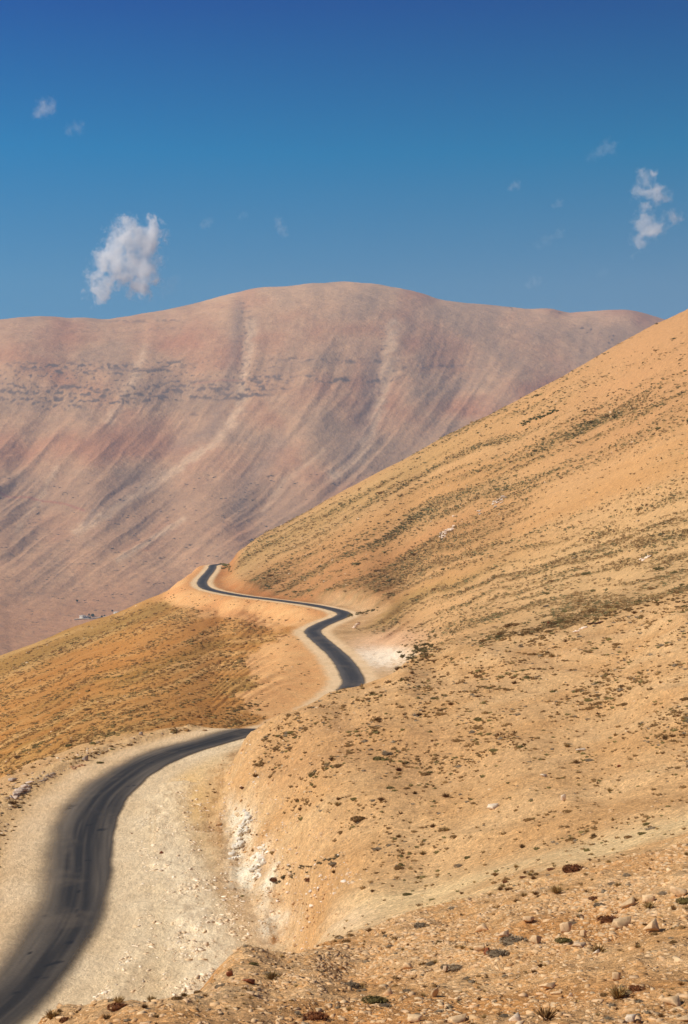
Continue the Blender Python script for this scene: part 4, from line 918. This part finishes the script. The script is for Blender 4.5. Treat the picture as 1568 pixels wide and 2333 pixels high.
cluster('shrub_patch', along(508,1630,590,1606,40,6,10,5,5), 'dark scrub below the fill slope behind the near road', 'scrub patch', (.20,.13,.05), M_PLANT, CUSH_LO, .6)

# ------------------------------------------------------------------ farmhouses and trees down in the valley
def box(name, mat, parent, c, s_, link=True):
    bm = bmesh.new(); bmesh.ops.create_cube(bm, size=1, matrix=Matrix.Translation(c) @ Matrix.Diagonal((*s_, 1)))
    bmesh.ops.bevel(bm, geom=bm.edges[:], offset=min(s_)*.04, segments=1, affect='EDGES')
    me = bpy.data.meshes.new(name); bm.to_mesh(me); bm.free(); me.materials.append(mat)
    o = bpy.data.objects.new(name, me); COL.objects.link(o); o.parent = parent; return o
def plain(name, c, r=.9, sc=2):
    m, t, b = nodes(name); tc = t.nodes.new('ShaderNodeTexCoord'); n = noise_node(t, sc, 4, .6, tc.outputs['Object'])
    cr = t.nodes.new('ShaderNodeValToRGB'); cr.color_ramp.elements[0].color = (*[k*.8 for k in c], 1); cr.color_ramp.elements[1].color = (*[min(k*1.15, .9) for k in c], 1)
    t.links.new(n.outputs[0], cr.inputs[0]); t.links.new(cr.outputs[0], b.inputs['Base Color']); b.inputs['Roughness'].default_value = r; return m
M_WALL = plain('whitewashed_wall', (.74,.66,.54)); M_ROOF = plain('concrete_roof', (.62,.56,.48)); M_GLASS = plain('dark_window', (.06,.07,.08), .3); M_DOOR = plain('door_paint', (.16,.17,.16))
def house(X, Y, w_, dp, h_, rot, label, wins=3):
    p = TM.hit(X, Y); e = bpy.data.objects.new('farmhouse', None); COL.objects.link(e); e.location = p-Vector((0,0,.6)); e.rotation_euler = (0,0,rot)
    tag(e, label, 'house', 'farm buildings in the valley')
    wall = box('wall', M_WALL, e, (0,0,h_/2), (w_,dp,h_)); box('roof', M_ROOF, e, (0,0,h_+.22), (w_+.8,dp+.8,.42))
    d_ = box('door', M_DOOR, e, (w_*.1,-dp/2-.03,1.7), (1.3,.12,2.2))
    for k in range(wins):
        x = -w_/2 + w_*(k+.5)/wins
        if abs(x-w_*.1) < 1.2: x += 1.9
        f = box('window', M_WALL, e, (x,-dp/2-.02,h_-1.7), (1.9,.14,1.7)); box('pane', M_GLASS, f, (x,-dp/2-.06,h_-1.7), (1.6,.12,1.4))
    return e
house(188, 1408, 9, 8, 6.0, -.7, 'whitish two-storey farmhouse at the left end of the valley lane', 2)
house(197, 1407.5, 7, 7, 3.8, -.6, 'low pale annex just right of the two-storey farmhouse', 2)
house(266, 1399, 11, 8, 5.2, -.75, 'white farmhouse by the slope at the right end of the valley lane', 3)
house(275, 1398.5, 5, 6, 3.4, -.75, 'small grey-white shed right of the white farmhouse', 1)
lane_pts = [TM.hit(x, y) for x, y in [(168,1412),(186,1410),(212,1409),(240,1405),(262,1401.5),(285,1399)]]
bm = bmesh.new(); pv = None
for k, p in enumerate(lane_pts):
    a, b_ = bm.verts.new(p+Vector((0,-5,.9))), bm.verts.new(p+Vector((0,5,1.3)))
    if pv: bm.faces.new((pv[0], a, b_, pv[1]))
    pv = (a, b_)
me = bpy.data.meshes.new('valley_lane'); bm.to_mesh(me); bm.free(); me.materials.append(plain('lane_gravel', (.66,.50,.36), .95, .05)); ln = bpy.data.objects.new('valley_lane', me); COL.objects.link(ln); tag(ln, kind='structure')
M_BARK = plain('bark', (.12,.08,.05))
TREES = [(211,1406,8,'dark round tree right of the pale annex'),(205,1409,5,'small tree between the annex and the round tree'),(203,1402,4,'small tree behind the annex'),(232,1407,5,'low tree midway along the valley lane'),(238,1405,4,'second low tree midway along the valley lane'),
 (256,1394,5,'tree left of the white farmhouse'),(283,1395,5,'tree at the edge of the slope, right of the white farmhouse'),(176,1372,6,'isolated grey-green tree on the valley slope')]
cg = [cushion_geo(150, prng, (.05,.065,.03), (.10,.11,.06), .3) for _ in range(2)]
for X, Y, hpx, lab in TREES:
    p = TM.hit(X, Y); s_ = hpx/F*p.y
    e = bpy.data.objects.new('tree', None); COL.objects.link(e); e.location = p; tag(e, lab, 'tree', 'trees in the valley')
    bm = bmesh.new(); bmesh.ops.create_cone(bm, cap_ends=True, segments=7, radius1=s_*.07, radius2=s_*.03, depth=s_*.6, matrix=Matrix.Translation((0,0,s_*.25)))
    me = bpy.data.meshes.new('trunk'); bm.to_mesh(me); bm.free(); me.materials.append(M_BARK); o = bpy.data.objects.new('trunk', me); COL.objects.link(o); o.parent = e
    g_ = cg[int(prng.integers(0,2))]; o = geo_obj('crown', (g_[0]*np.array([.5,.5,.75])*s_+np.array([0,0,s_*.45]), g_[1], g_[2]), M_PLANT); o.parent = e
# dark scrub clumps dotted over the valley floor
cl = []
vm = (TM.S >= TM.cm-.001) & (TM.px > -20) & (TM.px < 900) & (TM.py > 1080) & (TM.py < 1500)
jj_, ii_ = np.nonzero(vm & (gn(TM.px/45, TM.py/12, 151)+.5*gn(TM.px/12, TM.py/5, 152) > .45))
sel = prng.choice(len(jj_), 900); P = np.stack([TM.X[jj_[sel],ii_[sel]], TM.Y[jj_[sel],ii_[sel]], TM.Z[jj_[sel],ii_[sel]]], -1)
sz = prng.uniform(1.0, 2.6, 900)*P[:,1]/3300
merged('valley_scrub', DOMES, prng.integers(0,6,900), P, prng.uniform(-.3,.3,900), np.stack([sz*1.6, sz, sz*.5], -1), np.full((900,3), .13)*np.array([1.1,.9,.65]), M_PLANTS)

# ------------------------------------------------------------------ clouds: real puffs of vapour far behind the mountain
CD = 11500.0
def cloud(label, blobs, dens, nscale=6.0, amp=1.0, seed=0, dist=CD):
    bl = [((X-784)/F*dist, (1166-Y)/F*dist, 1.55*r/F*dist) for X, Y, r in blobs]
    cx_ = sum(b[0] for b in bl)/len(bl); cz_ = sum(b[1] for b in bl)/len(bl)
    size = max(max(abs(b[0]-cx_)+b[2] for b in bl), max(abs(b[1]-cz_)+b[2] for b in bl))
    bl = [((x-cx_)/size, float(prng.uniform(-.12,.12)), (z-cz_)/size, r/size) for x, z, r in bl]
    bm = bmesh.new()
    for x, y, z, r in bl: bmesh.ops.create_icosphere(bm, subdivisions=2, radius=r*1.12, matrix=Matrix.Translation((x,y,z)))
    me = bpy.data.meshes.new('cloud'); bm.to_mesh(me); bm.free()
    tmp = bpy.data.objects.new('tmp', me); COL.objects.link(tmp); rm = tmp.modifiers.new('r', 'REMESH'); rm.mode = 'VOXEL'; rm.voxel_size = .045
    bpy.context.view_layer.update()
    dg = bpy.context.evaluated_depsgraph_get(); me2 = bpy.data.meshes.new_from_object(tmp.evaluated_get(dg)); bpy.data.objects.remove(tmp)
    me2.name = 'cloud'; me2.materials.clear()
    m = bpy.data.materials.new('cloud_vapour'); m.use_nodes = True; t = m.node_tree; t.nodes.clear(); K = t.links.new
    o = t.nodes.new('ShaderNodeOutputMaterial'); v = t.nodes.new('ShaderNodeVolumePrincipled'); v.inputs['Color'].default_value = (1,1,1,1); K(v.outputs[0], o.inputs['Volume'])
    tc = t.nodes.new('ShaderNodeTexCoord')
    wn = noise_node(t, nscale*.6, 3, .6, tc.outputs['Object'])
    wa = t.nodes.new('ShaderNodeVectorMath'); wa.operation = 'MULTIPLY_ADD'; wa.inputs[1].default_value = (.62,.5,.62); wa.inputs[2].default_value = (-.31,-.25,-.31)
    K(wn.outputs['Color'], wa.inputs[0]); ad = t.nodes.new('ShaderNodeVectorMath'); ad.operation = 'ADD'; K(tc.outputs['Object'], ad.inputs[0]); K(wa.outputs[0], ad.inputs[1])
    cur = None
    for x, y, z, r in bl:
        dn = t.nodes.new('ShaderNodeVectorMath'); dn.operation = 'DISTANCE'; dn.inputs[1].default_value = (x,y,z); K(ad.outputs[0], dn.inputs[0])
        mr = t.nodes.new('ShaderNodeMapRange'); mr.inputs[1].default_value = 0; mr.inputs[2].default_value = r; mr.inputs[3].default_value = 1; mr.inputs[4].default_value = 0
        K(dn.outputs['Value'], mr.inputs[0])
        if cur is None: cur = mr.outputs[0]
        else:
            mx = t.nodes.new('ShaderNodeMath'); mx.operation = 'SMOOTH_MAX'; mx.inputs[2].default_value = .25; K(cur, mx.inputs[0]); K(mr.outputs[0], mx.inputs[1]); cur = mx.outputs[0]
    nz = noise_node(t, nscale, 7, .68, ad.outputs[0]); nz.noise_dimensions = '4D'; nz.inputs['W'].default_value = seed
    f1 = t.nodes.new('ShaderNodeMath'); f1.operation = 'MULTIPLY_ADD'; f1.inputs[1].default_value = amp*4.4; f1.inputs[2].default_value = -amp*2.2-.40; K(nz.outputs[0], f1.inputs[0])
    f2 = t.nodes.new('ShaderNodeMath'); f2.operation = 'ADD'; K(cur, f2.inputs[0]); K(f1.outputs[0], f2.inputs[1])
    f3 = t.nodes.new('ShaderNodeMapRange'); f3.inputs[1].default_value = 0; f3.inputs[2].default_value = 1.1; f3.inputs[3].default_value = 0; f3.inputs[4].default_value = dens; K(f2.outputs[0], f3.inputs[0])
    K(f3.outputs[0], v.inputs['Density'])
    me2.materials.append(m); ob = bpy.data.objects.new('cloud', me2); COL.objects.link(ob); ob.location = (cx_, dist, cz_); ob.scale = (size,)*3
    tag(ob, label, 'cloud', 'small clouds'); return ob
cloud('large ragged white cloud with a horned top, low in the sky on the left', [(225,665,26),(222,635,24),(236,610,26),(240,585,24),(262,570,32),(280,540,32),(296,520,24),(320,545,36),(345,540,28),(345,515,16),(347,500,11),(348,488,7),(290,505,10),(342,572,30),(300,590,34),(330,610,34),(325,650,26),(350,640,18),(262,610,22),(290,560,30),(275,600,28),(305,560,30),(262,628,24),(285,628,28),(312,652,24),(243,648,20)], .05, 5, .62, 1)
cloud('faint reddish-grey wisp touching the right side of the large white cloud', [(385,650,24),(400,635,16),(372,670,16)], .0022, 5, .5, 2)
cloud('ragged white cloud near the right edge, in two linked puffs', [(1470,400,18),(1490,392,14),(1460,440,24),(1488,442,26),(1512,446,16),(1470,478,18),(1472,510,24),(1490,520,24),(1510,505,18),(1535,495,16),(1462,548,20),(1480,538,20),(1443,580,8)], .02, 5, .6, 3)
for X, Y, r, de, lab in [(100,248,22,.008,'small white puff high on the left'),(170,292,18,.0035,'faint puff just below the highest left one'),(470,508,13,.004,'small thin wisp left of centre above the mountain'),(553,490,10,.0025,'faintest wisp between two others left of centre'),
  (1172,423,13,.005,'tiny puff right of centre, highest of its column'),(1270,463,11,.005,'small flat puff between the tiny one and the right cloud'),(1380,337,20,.0035,'thin curl above and left of the right-hand cloud'),(1350,354,14,.002,'faint tail under the thin curl'),
  (1271,532,13,.003,'narrow faint puff below the flat one'),(1238,550,18,.0014,'very faint haze patch left of the narrow puff'),(1215,642,15,.003,'pale pinkish puff just above the mountain on the right'),(1373,620,11,.0016,'faint upright wisp above the right end of the mountain')]:
    b_ = [(X-r*.6, Y+r*.35, r*.8), (X+r*.3, Y-r*.1, r), (X+r*.9, Y-r*.5, r*.6)]
    cloud(lab, b_, de*1.3, 3.2, .6, X*.01)
cloud('slim slanting wisp over the left shoulder of the mountain dome', [(632,500,11),(636,510,14),(643,522,14),(649,533,10)], .006, 4, .5, 9)

# ------------------------------------------------------------------ haze
bm = bmesh.new(); bmesh.ops.create_cube(bm, size=1.0)
me = bpy.data.meshes.new('haze'); bm.to_mesh(me); bm.free()
hz = bpy.data.objects.new('haze', me); COL.objects.link(hz)
x0, x1, y0, y1, z0, z1 = -5200, 5200, -900, 8700, -269.5, 870
hz.location = ((x0+x1)/2, (y0+y1)/2, (z0+z1)/2); hz.scale = (x1-x0, y1-y0, z1-z0)
m = bpy.data.materials.new('haze'); m.use_nodes = True; t = m.node_tree; t.nodes.clear()
o = t.nodes.new('ShaderNodeOutputMaterial'); v = t.nodes.new('ShaderNodeVolumePrincipled')
v.inputs['Color'].default_value = (.27, .50, .80, 1); v.inputs['Density'].default_value = 6.8e-5; v.inputs['Anisotropy'].default_value = 0.0
t.links.new(v.outputs[0], o.inputs['Volume']); me.materials.append(m); tag(hz, kind='stuff')
